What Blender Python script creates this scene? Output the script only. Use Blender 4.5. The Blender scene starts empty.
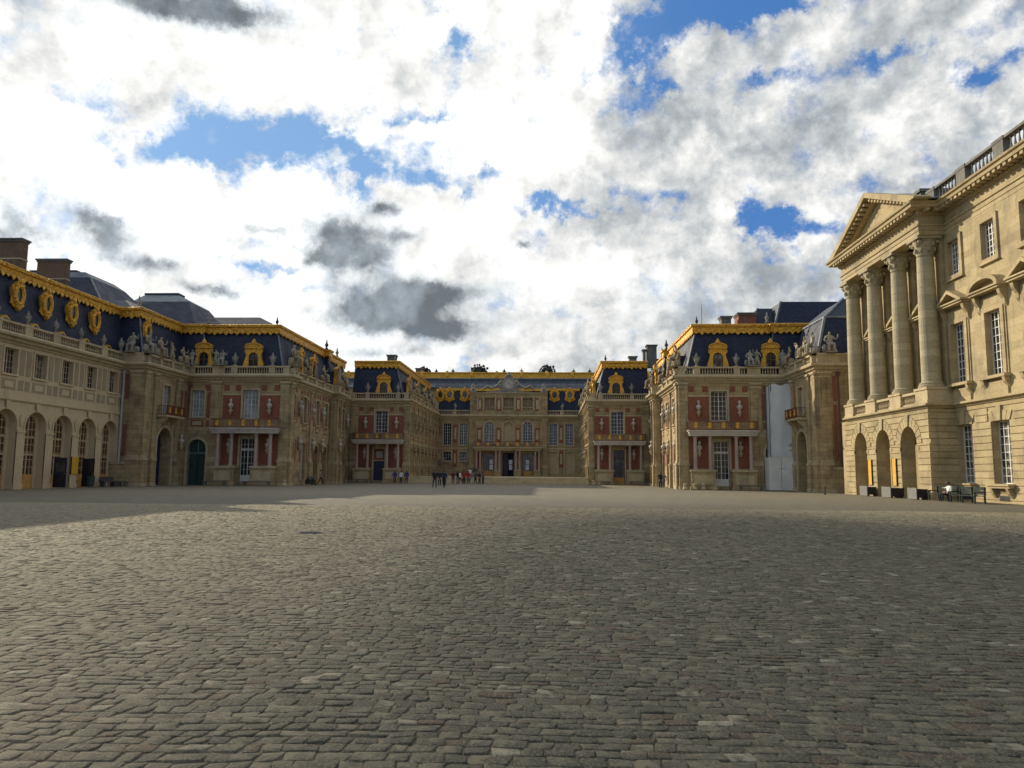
import bpy, bmesh, math, random
from mathutils import Vector, Matrix
random.seed(7)
PI = math.pi
scn = bpy.context.scene
COL = scn.collection
EYE = 1.6
AX = -7.35            # symmetry axis of the court

# ------------------------------------------------------------------ materials
class NT:
    def __init__(s, tree): s.t = tree; s.n = tree.nodes; s.l = tree.links
    def node(s, typ, **kw):
        n = s.n.new(typ)
        for k, v in kw.items(): setattr(n, k, v)
        return n
    def put(s, sock, v):
        if isinstance(v, bpy.types.NodeSocket): s.l.new(v, sock)
        elif isinstance(v, (tuple, list)):
            sock.default_value = tuple(v) + ((1.0,) if len(v) == 3 and len(sock.default_value) == 4 else ())
        else: sock.default_value = v
    def math(s, op, a, b=None, c=None, clamp=False):
        n = s.node('ShaderNodeMath', operation=op, use_clamp=clamp)
        s.put(n.inputs[0], a)
        if b is not None: s.put(n.inputs[1], b)
        if c is not None: s.put(n.inputs[2], c)
        return n.outputs[0]
    def mix(s, f, a, b, blend='MIX'):
        n = s.node('ShaderNodeMix', data_type='RGBA', blend_type=blend)
        s.put(n.inputs[0], f); s.put(n.inputs[6], a); s.put(n.inputs[7], b)
        return n.outputs[2]
    def ramp(s, f, lo, hi, a=0.0, b=1.0):
        n = s.node('ShaderNodeMapRange', interpolation_type='SMOOTHSTEP')
        s.put(n.inputs[0], f); s.put(n.inputs[1], lo); s.put(n.inputs[2], hi); s.put(n.inputs[3], a); s.put(n.inputs[4], b)
        return n.outputs[0]
    def noise(s, vec, scale, detail=4, rough=.55, dist=0.0, color=False):
        n = s.node('ShaderNodeTexNoise')
        s.put(n.inputs['Vector'], vec); s.put(n.inputs['Scale'], scale); s.put(n.inputs['Detail'], detail)
        s.put(n.inputs['Roughness'], rough); s.put(n.inputs['Distortion'], dist)
        return n.outputs[1 if color else 0]
    def xyz(s, vec):
        n = s.node('ShaderNodeSeparateXYZ'); s.put(n.inputs[0], vec); return n.outputs
    def comb(s, x, y, z):
        n = s.node('ShaderNodeCombineXYZ'); s.put(n.inputs[0], x); s.put(n.inputs[1], y); s.put(n.inputs[2], z); return n.outputs[0]
    def vmul(s, vec, k):
        n = s.node('ShaderNodeVectorMath', operation='MULTIPLY'); s.put(n.inputs[0], vec); s.put(n.inputs[1], k); return n.outputs[0]
    def bump(s, h, strength=.4, dist=.02, normal=None):
        n = s.node('ShaderNodeBump'); s.put(n.inputs['Height'], h); s.put(n.inputs['Strength'], strength); s.put(n.inputs['Distance'], dist)
        if normal is not None: s.put(n.inputs['Normal'], normal)
        return n.outputs[0]

MAT = {}
def newmat(name):
    m = bpy.data.materials.new(name); m.use_nodes = True
    t = NT(m.node_tree); t.n.clear()
    out = t.node('ShaderNodeOutputMaterial'); b = t.node('ShaderNodeBsdfPrincipled')
    t.l.new(b.outputs[0], out.inputs[0]); MAT[name] = m
    g = t.node('ShaderNodeNewGeometry').outputs['Position']
    return t, b, g

def stone(name, c1, c2, stain, blocks=None, rough=.85, joint=.55, stainamt=.5):
    t, b, P = newmat(name)
    x, y, z = t.xyz(P)
    n1 = t.noise(P, .55, 5, .6); n2 = t.noise(P, 7, 4, .65)
    streak = t.noise(t.comb(t.math('MULTIPLY', x, 2.2), t.math('MULTIPLY', y, 2.2), t.math('MULTIPLY', z, .25)), 1.0, 4, .6)
    col = t.mix(t.ramp(n2, .3, .7), c1, c2)
    col = t.mix(t.math('MULTIPLY', t.ramp(n1, .48, .72), stainamt), col, stain)
    col = t.mix(t.math('MULTIPLY', t.ramp(streak, .5, .78), stainamt), col, stain)
    h = n2
    if blocks:
        br = t.node('ShaderNodeTexBrick')
        t.put(br.inputs['Vector'], t.comb(t.math('ADD', x, y), z, 0.0))
        t.put(br.inputs['Scale'], 1.0); t.put(br.inputs['Brick Width'], blocks[0]); t.put(br.inputs['Row Height'], blocks[1])
        t.put(br.inputs['Mortar Size'], blocks[2]); t.put(br.inputs['Mortar Smooth'], .3)
        t.put(br.inputs['Color1'], (1, 1, 1)); t.put(br.inputs['Color2'], (.70, .68, .64)); t.put(br.inputs['Mortar'], (joint,)*3)
        col = t.mix(.8, col, br.outputs[0], 'MULTIPLY')
        h = t.math('SUBTRACT', t.math('MULTIPLY', n2, .5), br.outputs[1])
    t.put(b.inputs['Base Color'], col); t.put(b.inputs['Roughness'], rough)
    t.put(b.inputs['Normal'], t.bump(h, .5, .02))
stone('palace_stone', (.52, .395, .205), (.38, .28, .14), (.15, .11, .065), (1.1, .42, .016), joint=.45, stainamt=.7)
stone('smooth_stone', (.54, .44, .26), (.41, .325, .185), (.19, .15, .095))
stone('court_stone', (.58, .49, .31), (.46, .37, .22), (.25, .19, .11))
stone('sculpted_stone', (.36, .33, .26), (.24, .215, .165), (.11, .10, .08), stainamt=.7)
stone('tan_sculpture', (.42, .33, .19), (.26, .20, .12), (.10, .08, .06), stainamt=.6)
stone('marble', (.56, .51, .42), (.42, .38, .30), (.22, .19, .15), rough=.5)
stone('pale_marble', (.62, .56, .47), (.48, .42, .35), (.26, .22, .18), rough=.5)
stone('pink_marble', (.46, .36, .30), (.37, .27, .22), (.22, .16, .13), rough=.5)
stone('render_cream', (.64, .50, .30), (.55, .42, .245), (.34, .26, .16), rough=.9, stainamt=.35)
stone('render_ochre', (.40, .315, .19), (.32, .25, .15), (.2, .16, .1), rough=.9)
stone('golden_ashlar', (.52, .415, .225), (.41, .325, .175), (.22, .18, .11), (1.5, .46, .006), joint=.68, stainamt=.6)
stone('column_stone', (.50, .44, .28), (.40, .34, .21), (.24, .22, .15), (60, .55, .02), joint=.6, stainamt=.5)
stone('grimy_stone', (.20, .19, .16), (.12, .115, .10), (.06, .06, .055), stainamt=.6)
stone('brick_red', (.34, .12, .065), (.25, .085, .048), (.12, .06, .04), (.26, .09, .012), joint=.9, stainamt=.35)
stone('brick_chimney', (.24, .15, .085), (.17, .105, .06), (.09, .06, .04), (.3, .1, .012), stainamt=.5)

def plain(name, col, rough=.6, metal=0, var=.25, scale=3, bump=.2, coat=0):
    t, b, P = newmat(name)
    n = t.noise(P, scale, 5, .6)
    t.put(b.inputs['Base Color'], t.mix(t.ramp(n, .3, .7), tuple(c*(1-var) for c in col), tuple(min(1, c*(1+var)) for c in col)))
    t.put(b.inputs['Roughness'], t.ramp(n, .2, .8, max(.02, rough-.08), min(1, rough+.08))); t.put(b.inputs['Metallic'], metal)
    if bump: t.put(b.inputs['Normal'], t.bump(t.noise(P, scale*6, 4, .6), bump, .02))
    return t, b, P
# slate: fine courses
t, b, P = newmat('slate')
x, y, z = t.xyz(P)
br = t.node('ShaderNodeTexBrick'); t.put(br.inputs['Vector'], t.comb(t.math('ADD', x, y), z, 0.0)); t.put(br.inputs['Scale'], 1.0)
t.put(br.inputs['Brick Width'], .3); t.put(br.inputs['Row Height'], .16); t.put(br.inputs['Mortar Size'], .012)
t.put(br.inputs['Color1'], (.012, .018, .040)); t.put(br.inputs['Color2'], (.026, .036, .066)); t.put(br.inputs['Mortar'], (.006, .008, .014))
n = t.noise(P, .6, 5, .65)
t.put(b.inputs['Base Color'], t.mix(t.math('MULTIPLY', t.ramp(n, .5, .8), .35), br.outputs[0], (.04, .052, .075)))
t.put(b.inputs['Roughness'], t.ramp(n, .3, .7, .55, .75)); t.put(b.inputs['Specular IOR Level'], .3); t.put(b.inputs['Normal'], t.bump(t.math('MULTIPLY', br.outputs[1], -1.0), .2, .01))
plain('dark_slate', (.02, .03, .05), .7, 0, .3, 1.5)
plain('zinc', (.16, .18, .19), .6, .1, .3, 1.2)
plain('zinc_dark', (.10, .12, .14), .5, .3, .3, 1.2)
# gilding: gold leaf, with recess shade painted in as dark mottling
t, b, P = newmat('gold')
n = t.noise(P, 7, 6, .75); n2 = t.noise(P, 16, 3, .6)
t.put(b.inputs['Base Color'], t.mix(t.ramp(n, .45, .68), (.88, .47, .05), (.24, .11, .02)))
t.put(b.inputs['Metallic'], .35); t.put(b.inputs['Roughness'], .38); t.put(b.inputs['Normal'], t.bump(t.math('ADD', n, n2), .9, .08))
t, b, P = newmat('gold_ornament')
vo = t.node('ShaderNodeTexVoronoi'); t.put(vo.inputs['Vector'], P); t.put(vo.inputs['Scale'], 3.2)
n = t.noise(P, 5.5, 6, .78)
t.put(b.inputs['Base Color'], t.mix(t.ramp(n, .45, .7), (.88, .47, .05), (.16, .08, .025)))  # dark tone painted in for the shaded carved recesses
t.put(b.inputs['Metallic'], .35); t.put(b.inputs['Roughness'], .45); t.put(b.inputs['Normal'], t.bump(t.math('ADD', vo.outputs[0], n), 1.0, .12))
t, b, P = plain('glass_dark', (.022, .026, .032), .12, 0, .5, .9, .05)
rnd = t.node('ShaderNodeObjectInfo').outputs['Random']; n = t.noise(P, 1.3, 4, .6)
cur = t.math('MULTIPLY', t.ramp(rnd, .35, .95), t.ramp(n, .42, .58))
t.put(b.inputs['Base Color'], t.mix(t.math('MULTIPLY', cur, .8), (.02, .024, .03), (.24, .23, .20)))
plain('glass_brown', (.085, .042, .026), .18, 0, .5, .9, .05)
plain('glass_curtain', (.30, .31, .31), .25, 0, .3, .7, .05)
plain('glass_pale', (.55, .58, .60), .3, 0, .25, .9, 0)
plain('frame_white', (.66, .64, .58), .5, 0, .1)
plain('frame_brown', (.10, .055, .03), .5, 0, .2)
plain('shutter_beige', (.48, .37, .22), .7, 0, .15)
plain('shutter_brown', (.17, .12, .065), .7, 0, .2)
plain('door_tan', (.42, .30, .16), .6, 0, .2)
plain('wood_ochre', (.48, .25, .06), .55, 0, .25)
plain('door_green', (.02, .05, .04), .45, 0, .3)
plain('door_blue', (.012, .016, .06), .45, 0, .3)
plain('door_dark', (.012, .012, .02), .5, 0, .3)
plain('door_brown', (.07, .025, .018), .5, 0, .3)
plain('iron_red', (.16, .045, .03), .5, .2, .3)
plain('iron_dark', (.03, .027, .025), .5, .4, .3)
plain('bronze_dark', (.035, .045, .035), .55, .3, .4)
plain('pipe_grey', (.45, .42, .37), .5, 0, .1)
plain('pipe_brown', (.12, .06, .045), .5, 0, .1)
plain('banner_yellow', (.66, .36, .02), .6, 0, .12)
plain('bench_green', (.010, .022, .018), .4, 0, .3)
plain('stone_dark_bench', (.06, .055, .05), .8, 0, .3)
plain('dark_box', (.014, .014, .016), .5, 0, .3)
plain('grey_panel', (.17, .17, .155), .7, 0, .15)
plain('white_board', (.66, .65, .60), .7, 0, .10, .8)
plain('clock_face', (.45, .42, .34), .5, 0, .15)
t, b, P = plain('tarp', (.62, .65, .65), .8, 0, .06, .5, 0)
x, y, z = t.xyz(P)
fold = t.noise(t.comb(t.math('MULTIPLY', x, 3.0), y, t.math('MULTIPLY', z, .5)), 1.3, 5, .6, .6)
t.put(b.inputs['Normal'], t.bump(fold, .15, .04))
CLOTH = {'black': (.012, .012, .014), 'navy': (.012, .018, .05), 'red': (.30, .02, .02), 'maroon': (.10, .02, .025), 'white': (.70, .70, .68),
         'grey': (.12, .12, .12), 'olive': (.08, .085, .04), 'green': (.02, .06, .035), 'tan': (.30, .22, .14), 'blue': (.03, .06, .18),
         'cobalt': (.02, .03, .16), 'jeans': (.03, .04, .08)}
for k, c in CLOTH.items(): plain('cloth_'+k, c, .85, 0, .15, 6)
plain('shade_cloud_white', (.8, .8, .8), .9, 0, .05, 1, 0)
plain('skin', (.45, .26, .18), .55, 0, .08, 5, 0)
plain('hair', (.03, .02, .014), .6, 0, .2, 20)

# ------------------------------------------------------------------ mesh collecting
class Fr:
    """facade frame: u along the wall, n outwards, z up. side: None = plain XY, +1/-1 = mirrored about the court axis (x = distance from it)"""
    def __init__(s, ox, oy, u, n, side=None): s.o = (ox, oy); s.u = u; s.n = n; s.side = side
    def P(s, u, n, z):
        x = s.o[0]+u*s.u[0]+n*s.n[0]; y = s.o[1]+u*s.u[1]+n*s.n[1]
        if s.side is not None: x = AX+s.side*x
        return (x, y, z)
class MB:
    def __init__(s, mat='palace_stone'): s.v = []; s.f = []; s.m = []; s.mats = []; s.mat = mat
    def add(s, vs, fs, mat=None):
        k = len(s.v); s.v += vs; mat = mat or s.mat
        if mat not in s.mats: s.mats.append(mat)
        i = s.mats.index(mat)
        for f in fs: s.f.append([k+a for a in f]); s.m.append(i)
    def box(s, F, u0, u1, n0, n1, z0, z1, mat=None):
        v = [F.P(u, n, z) for z in (z0, z1) for (u, n) in ((u0, n0), (u1, n0), (u1, n1), (u0, n1))]
        s.add(v, [(0, 3, 2, 1), (4, 5, 6, 7), (0, 1, 5, 4), (1, 2, 6, 5), (2, 3, 7, 6), (3, 0, 4, 7)], mat)
    def prism(s, F, poly, n0, n1, mat=None):
        k = len(poly)
        v = [F.P(u, n0, z) for u, z in poly]+[F.P(u, n1, z) for u, z in poly]
        fs = [list(range(k)), list(range(2*k-1, k-1, -1))]+[(i, k+i, k+(i+1) % k, (i+1) % k) for i in range(k)]
        s.add(v, fs, mat)
    def frust(s, a, b, mat=None):      # two loops of 4 points
        s.add(list(a)+list(b), [(3, 2, 1, 0), (4, 5, 6, 7), (0, 1, 5, 4), (1, 2, 6, 5), (2, 3, 7, 6), (3, 0, 4, 7)], mat)
    def lathe(s, c, prof, seg=10, mat=None, sx=1, sy=1):
        v = []; fs = []
        for r, z in prof:
            for i in range(seg):
                a = 2*PI*i/seg; v.append((c[0]+r*sx*math.cos(a), c[1]+r*sy*math.sin(a), c[2]+z))
        for j in range(len(prof)-1):
            for i in range(seg): fs.append((j*seg+i, j*seg+(i+1) % seg, (j+1)*seg+(i+1) % seg, (j+1)*seg+i))
        fs.append(list(range(seg-1, -1, -1))); fs.append([(len(prof)-1)*seg+i for i in range(seg)])
        s.add(v, fs, mat)
    def tube(s, p, q, r0, r1=None, seg=6, mat=None):
        r1 = r0 if r1 is None else r1
        p = Vector(p); q = Vector(q); d = (q-p).normalized(); a = d.orthogonal().normalized(); b = d.cross(a)
        v = [tuple(c+(a*math.cos(2*PI*i/seg)+b*math.sin(2*PI*i/seg))*r) for c, r in ((p, r0), (q, r1)) for i in range(seg)]
        s.add(v, [(i, (i+1) % seg, seg+(i+1) % seg, seg+i) for i in range(seg)]+[list(range(seg-1, -1, -1)), list(range(seg, 2*seg))], mat)
    def blob(s, c, rx, ry, rz, mat=None, n=6, jit=0):
        v = []; fs = []; m = n*2
        for j in range(n+1):
            t = PI*j/n
            for i in range(m):
                a = 2*PI*i/m; k = 1+random.uniform(-jit, jit)
                v.append((c[0]+rx*k*math.sin(t)*math.cos(a), c[1]+ry*k*math.sin(t)*math.sin(a), c[2]+rz*k*math.cos(t)))
        for j in range(n):
            for i in range(m): fs.append((j*m+i, (j+1)*m+i, (j+1)*m+(i+1) % m, j*m+(i+1) % m))
        s.add(v, fs, mat)
    def sweep(s, pts, prof, side=None, mat=None, closed=True):
        """profile [(outward offset, z)] along an open path; outwards is the left-hand side of the path"""
        N = []
        for i in range(len(pts)-1):
            dx = pts[i+1][0]-pts[i][0]; dy = pts[i+1][1]-pts[i][1]; L = math.hypot(dx, dy); N.append((-dy/L, dx/L))
        M = []
        for i in range(len(pts)):
            if i == 0: M.append(N[0])
            elif i == len(pts)-1: M.append(N[-1])
            else:
                a = N[i-1]; b = N[i]; k = 1+a[0]*b[0]+a[1]*b[1]; M.append(((a[0]+b[0])/k, (a[1]+b[1])/k))
        v = []; k = len(prof)
        for (x, y), (mx, my) in zip(pts, M):
            for o, z in prof:
                X = x+mx*o; Y = y+my*o
                if side is not None: X = AX+side*X
                v.append((X, Y, z))
        fs = []
        kk = k if closed else k-1
        for i in range(len(pts)-1):
            for j in range(kk): fs.append((i*k+j, i*k+(j+1) % k, (i+1)*k+(j+1) % k, (i+1)*k+j))
        if closed: fs.append(list(range(k))); fs.append([(len(pts)-1)*k+j for j in range(k-1, -1, -1)])
        s.add(v, fs, mat)
    def mesh(s, name, loc=(0, 0, 0), smooth=False, recalc=True):
        me = bpy.data.meshes.new(name)
        me.from_pydata([(a-loc[0], b-loc[1], c-loc[2]) for a, b, c in s.v], [], s.f)
        for m in s.mats: me.materials.append(MAT[m])
        me.polygons.foreach_set('material_index', s.m)
        if recalc:
            bm = bmesh.new(); bm.from_mesh(me); bmesh.ops.recalc_face_normals(bm, faces=bm.faces); bm.to_mesh(me); bm.free()
        if smooth: me.polygons.foreach_set('use_smooth', [True]*len(me.polygons))
        return me
ROOTLOC = {}
def obj(name, mb, parent=None, smooth=False):
    """one mesh object; with a parent its vertices are stored relative to the thing's base"""
    loc = ROOTLOC.get(parent.name, (0, 0, 0)) if parent else (0, 0, 0)
    o = bpy.data.objects.new(name, mb.mesh(name, loc, smooth)); COL.objects.link(o)
    if parent: o.parent = parent; ROOTLOC[o.name] = loc
    return o
def tag(o, label=None, cat=None, group=None, kind=None):
    if label: o['label'] = label
    if cat: o['category'] = cat
    if group: o['group'] = group
    if kind: o['kind'] = kind
    return o
def thing(name, loc, label, cat, group=None, rz=0):
    o = bpy.data.objects.new(name, None); COL.objects.link(o); o.location = loc; o.rotation_euler = (0, 0, rz); o.empty_display_size = .2
    ROOTLOC[o.name] = loc if not rz else (0, 0, 0)
    return tag(o, label, cat, group)
def solo(name, mb, loc, label, cat, group=None, smooth=False, local=False):
    o = bpy.data.objects.new(name, mb.mesh(name, (0, 0, 0) if local else loc, smooth)); COL.objects.link(o); o.location = loc
    return tag(o, label, cat, group)

# ------------------------------------------------------------------ architecture helpers
def arcpts(a, b, zs, zt, k=12):
    c = (a+b)/2; r = (b-a)/2; h = zt-zs
    return [(c-r*math.cos(PI*i/k), zs+h*math.sin(PI*i/k)) for i in range(k+1)]
def wall(mb, F, u0, u1, z0, z1, n0, n1, ops, mat=None):
    """wall band with openings (a, b, zbottom, ztop, arched)"""
    ops = sorted(ops); u = u0
    for a, b, zb, zt, ar in ops:
        if a > u: mb.box(F, u, a, n0, n1, z0, z1, mat)
        if zb > z0: mb.box(F, a, b, n0, n1, z0, zb, mat)
        if ar:
            zs = zt-min((b-a)/2, zt-zb-.1); arc = arcpts(a, b, zs, zt)
            h = len(arc)//2
            mb.prism(F, arc[:h+1]+[((a+b)/2, z1), (a, z1)], n0, n1, mat)
            mb.prism(F, arc[h:]+[(b, z1), ((a+b)/2, z1)], n0, n1, mat)
        elif zt < z1: mb.box(F, a, b, n0, n1, zt, z1, mat)
        u = b
    if u1 > u: mb.box(F, u, u1, n0, n1, z0, z1, mat)
def window(par, F, a, b, z0, z1, n, nx=4, nz=6, arch=False, frame='frame_white', glass='glass_dark', name='window', t=.07, bar=.035, transom=None, low=None, label=None):
    mb = MB(frame); d = .08
    if arch:
        zs = z1-(b-a)/2; out = arcpts(a, b, zs, z1); inn = arcpts(a+t, b-t, zs, z1-t)
        for i in range(len(out)-1): mb.prism(F, [out[i], out[i+1], inn[i+1], inn[i]], n-d, n)
        top = zs
    else:
        top = z1; mb.box(F, a, b, n-d, n, z1-t, z1)
    mb.box(F, a, a+t, n-d, n, z0, top); mb.box(F, b-t, b, n-d, n, z0, top); mb.box(F, a+t, b-t, n-d, n, z0, z0+t)
    c = (a+b)/2
    if nx % 2 == 0: mb.box(F, c-t*.6, c+t*.6, n-d, n+.004, z0+t, z1-t)
    for i in range(1, nx):
        u = a+(b-a)*i/nx
        if abs(u-c) < .01: continue
        zz = z1-t
        if arch:
            r = (b-a)/2-t; zz = zs+math.sqrt(max(0, 1-((u-c)/r)**2))*(z1-t-zs)
        mb.box(F, u-bar/2, u+bar/2, n-d, n-.01, z0+t, zz)
    for i in range(1, nz):
        z = z0+(z1-z0)*i/nz; w0, w1 = a+t, b-t
        if arch and z > zs:
            r = (b-a)/2-t; q = math.sqrt(max(0, 1-((z-zs)/(z1-t-zs))**2))*r; w0, w1 = c-q, c+q
        mb.box(F, w0, w1, n-d, n-.015, z-bar/2, z+bar/2)
    for z in (transom or []): mb.box(F, a+t, b-t, n-d, n+.03, z-.09, z+.09)
    if low: mb.box(F, a+t, b-t, n-d+.01, n+.02, z0, low, 'wood_ochre' if frame != 'frame_white' else frame)
    w = obj(name, mb, par)
    if label: w['label'] = label
    g = MB(glass)
    if arch:
        arc = arcpts(a+.02, b-.02, z1-(b-a)/2, z1-.02); g.prism(F, arc+[(b-.02, z0+.02), (a+.02, z0+.02)], n-d-.03, n-d+.02)
    else: g.box(F, a+.02, b-.02, n-d-.03, n-d+.02, z0+.02, z1-.02)
    obj('pane', g, w)
    return w
def surround(mb, F, a, b, z0, z1, n0, n1, w=.16, mat='smooth_stone', arch=False, sill=True):
    if arch:
        zs = z1-(b-a)/2; out = arcpts(a-w, b+w, zs, z1+w); inn = arcpts(a, b, zs, z1)
        for i in range(len(out)-1): mb.prism(F, [out[i], out[i+1], inn[i+1], inn[i]], n0, n1, mat)
        z1 = zs
    else: mb.box(F, a-w, b+w, n0, n1, z1, z1+w, mat)
    mb.box(F, a-w, a, n0, n1, z0, z1, mat); mb.box(F, b, b+w, n0, n1, z0, z1, mat)
    if sill: mb.box(F, a-w*1.3, b+w*1.3, n0, n1+.05, z0-.14, z0, mat)
def baluster(mb, x, y, z, h, r=.085, mat=None, seg=6):
    mb.lathe((x, y, z), [(r*.8, 0), (r*.8, .08*h), (r*.45, .12*h), (r, .35*h), (r*.45, .72*h), (r*.8, .9*h), (r*.8, h)], seg, mat)
def balustrade(mb, F, u0, u1, n, z0, z1, piers=(), mat='smooth_stone', step=.27, pw=.7, th=.34, blank=()):
    mb.box(F, u0, u1, n-th/2, n+th/2, z0, z0+.16, mat); mb.box(F, u0, u1, n-th/2-.03, n+th/2+.03, z1-.17, z1, mat)
    for p in piers: mb.box(F, max(u0, p-pw/2), min(u1, p+pw/2), n-th/2-.05, n+th/2+.05, z0+.004, z1-.174, mat); mb.box(F, max(u0, p-pw/2-.05), min(u1, p+pw/2+.05), n-th/2-.08, n+th/2+.08, z1-.174, z1+.035, mat)
    for a, b in blank: mb.box(F, a, b, n-th/2+.04, n+th/2-.04, z0+.16, z1-.17, mat)
    k = int((u1-u0)/step); st = (u1-u0)/k
    for i in range(k):
        u = u0+st*(i+.5)
        if any(abs(u-p) < pw/2+.08 for p in piers) or any(a-.05 < u < b+.05 for a, b in blank): continue
        x, y, _ = F.P(u, n, 0); baluster(mb, x, y, z0+.16, z1-z0-.33, .09, mat)
CORN = [(0, 11.30), (.12, 11.30), (.16, 11.46), (.34, 11.52), (.40, 11.72), (.66, 11.80), (.70, 11.98), (.60, 12.08), (0, 12.08)]
def goldband(mb, pts, z0, z1, o, side):
    mb.sweep(pts, [(o-.5, z0+.05), (o-.06, z0+.05), (o, z0+.2), (o+.02, z1-.38), (o+.16, z1-.3), (o+.22, z1-.06), (o+.1, z1), (o-.5, z1)], side, 'gold_ornament')
def pendants(mb, F, u0, u1, n, z, w=.62, d=.42, mat='gold'):
    k = max(1, int(abs(u1-u0)/w)); st = (u1-u0)/k
    for i in range(k):
        a = u0+st*i; m = a+st/2; b = a+st
        dd = d*(1.0 if i % 2 else .72)
        mb.prism(F, [(a+.04*st, z), (b-.04*st, z), (b-.16*st, z-dd*.45), (m+.07*st, z-dd*.8), (m, z-dd), (m-.07*st, z-dd*.8), (a+.16*st, z-dd*.45)], n-.06, n+.05, mat)
def pathframe(p, q, side):
    dx, dy = q[0]-p[0], q[1]-p[1]; L = math.hypot(dx, dy)
    return Fr(p[0], p[1], (dx/L, dy/L), (-dy/L, dx/L), side), L
def bust_mb(mb, F, u, n, z, s=1.0, mat='marble'):
    x, y, _ = F.P(u, n+.22, 0)
    mb.lathe((x, y, z-.55*s), [(.05*s, 0), (.12*s, .15*s), (.24*s, .42*s), (.27*s, .5*s), (.27*s, .55*s)], 8, 'smooth_stone')
    mb.lathe((x, y, z), [(.13*s, 0), (.10*s, .12*s), (.22*s, .25*s), (.31*s, .45*s), (.30*s, .6*s), (.12*s, .72*s), (.09*s, .8*s), (.15*s, .88*s), (.17*s, 1.02*s), (.12*s, 1.16*s), (.02, 1.22*s)], 8, mat)
def bust(par, F, u, n, z, s=1.0, mat='marble'):
    mb = MB(mat); bust_mb(mb, F, u, n, z, s, mat); return obj('bust', mb, par, True)
def urn_mesh(mat='sculpted_stone'):
    mb = MB(mat)
    mb.lathe((0, 0, 0), [(.20, 0), (.20, .10), (.10, .16), (.09, .25), (.20, .42), (.30, .72), (.29, .84), (.20, .92), (.17, 1.02), (.23, 1.08), (.12, 1.2), (.06, 1.3), (.09, 1.38), (.02, 1.48)], 12)
    for sx in (-1, 1): mb.tube((sx*.28, 0, .8), (sx*.38, 0, .95), .04); mb.tube((sx*.38, 0, .95), (sx*.22, 0, 1.04), .04)
    return mb.mesh('urn', (0, 0, 0), True)

# ------------------------------------------------------------------ figures (one skinned surface each)
def skin_mesh(name, V, E, R, assign, sub=1, root=0):
    me = bpy.data.meshes.new(name+'_bones'); me.from_pydata(V, E, [])
    o = bpy.data.objects.new(name+'_tmp', me); COL.objects.link(o)
    o.modifiers.new('skin', 'SKIN').use_smooth_shade = True
    if not me.skin_vertices:
        bm = bmesh.new(); bm.from_mesh(me); bm.verts.layers.skin.verify(); bm.to_mesh(me); bm.free()
    sv = me.skin_vertices[0].data
    for i, r in enumerate(R): sv[i].radius = (r, r) if not isinstance(r, tuple) else r; sv[i].use_root = (i == root)
    s = o.modifiers.new('sub', 'SUBSURF'); s.levels = sub; s.render_levels = sub
    dg = bpy.context.evaluated_depsgraph_get(); dg.update()
    out = bpy.data.meshes.new_from_object(o.evaluated_get(dg)); out.name = name
    COL.objects.unlink(o); bpy.data.objects.remove(o); bpy.data.meshes.remove(me)
    out.materials.clear()
    mats = []
    for p in out.polygons:
        m = assign(p.center)
        if m not in mats: mats.append(m); out.materials.append(MAT[m])
        p.material_index = mats.index(m); p.use_smooth = True
    return out
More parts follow.
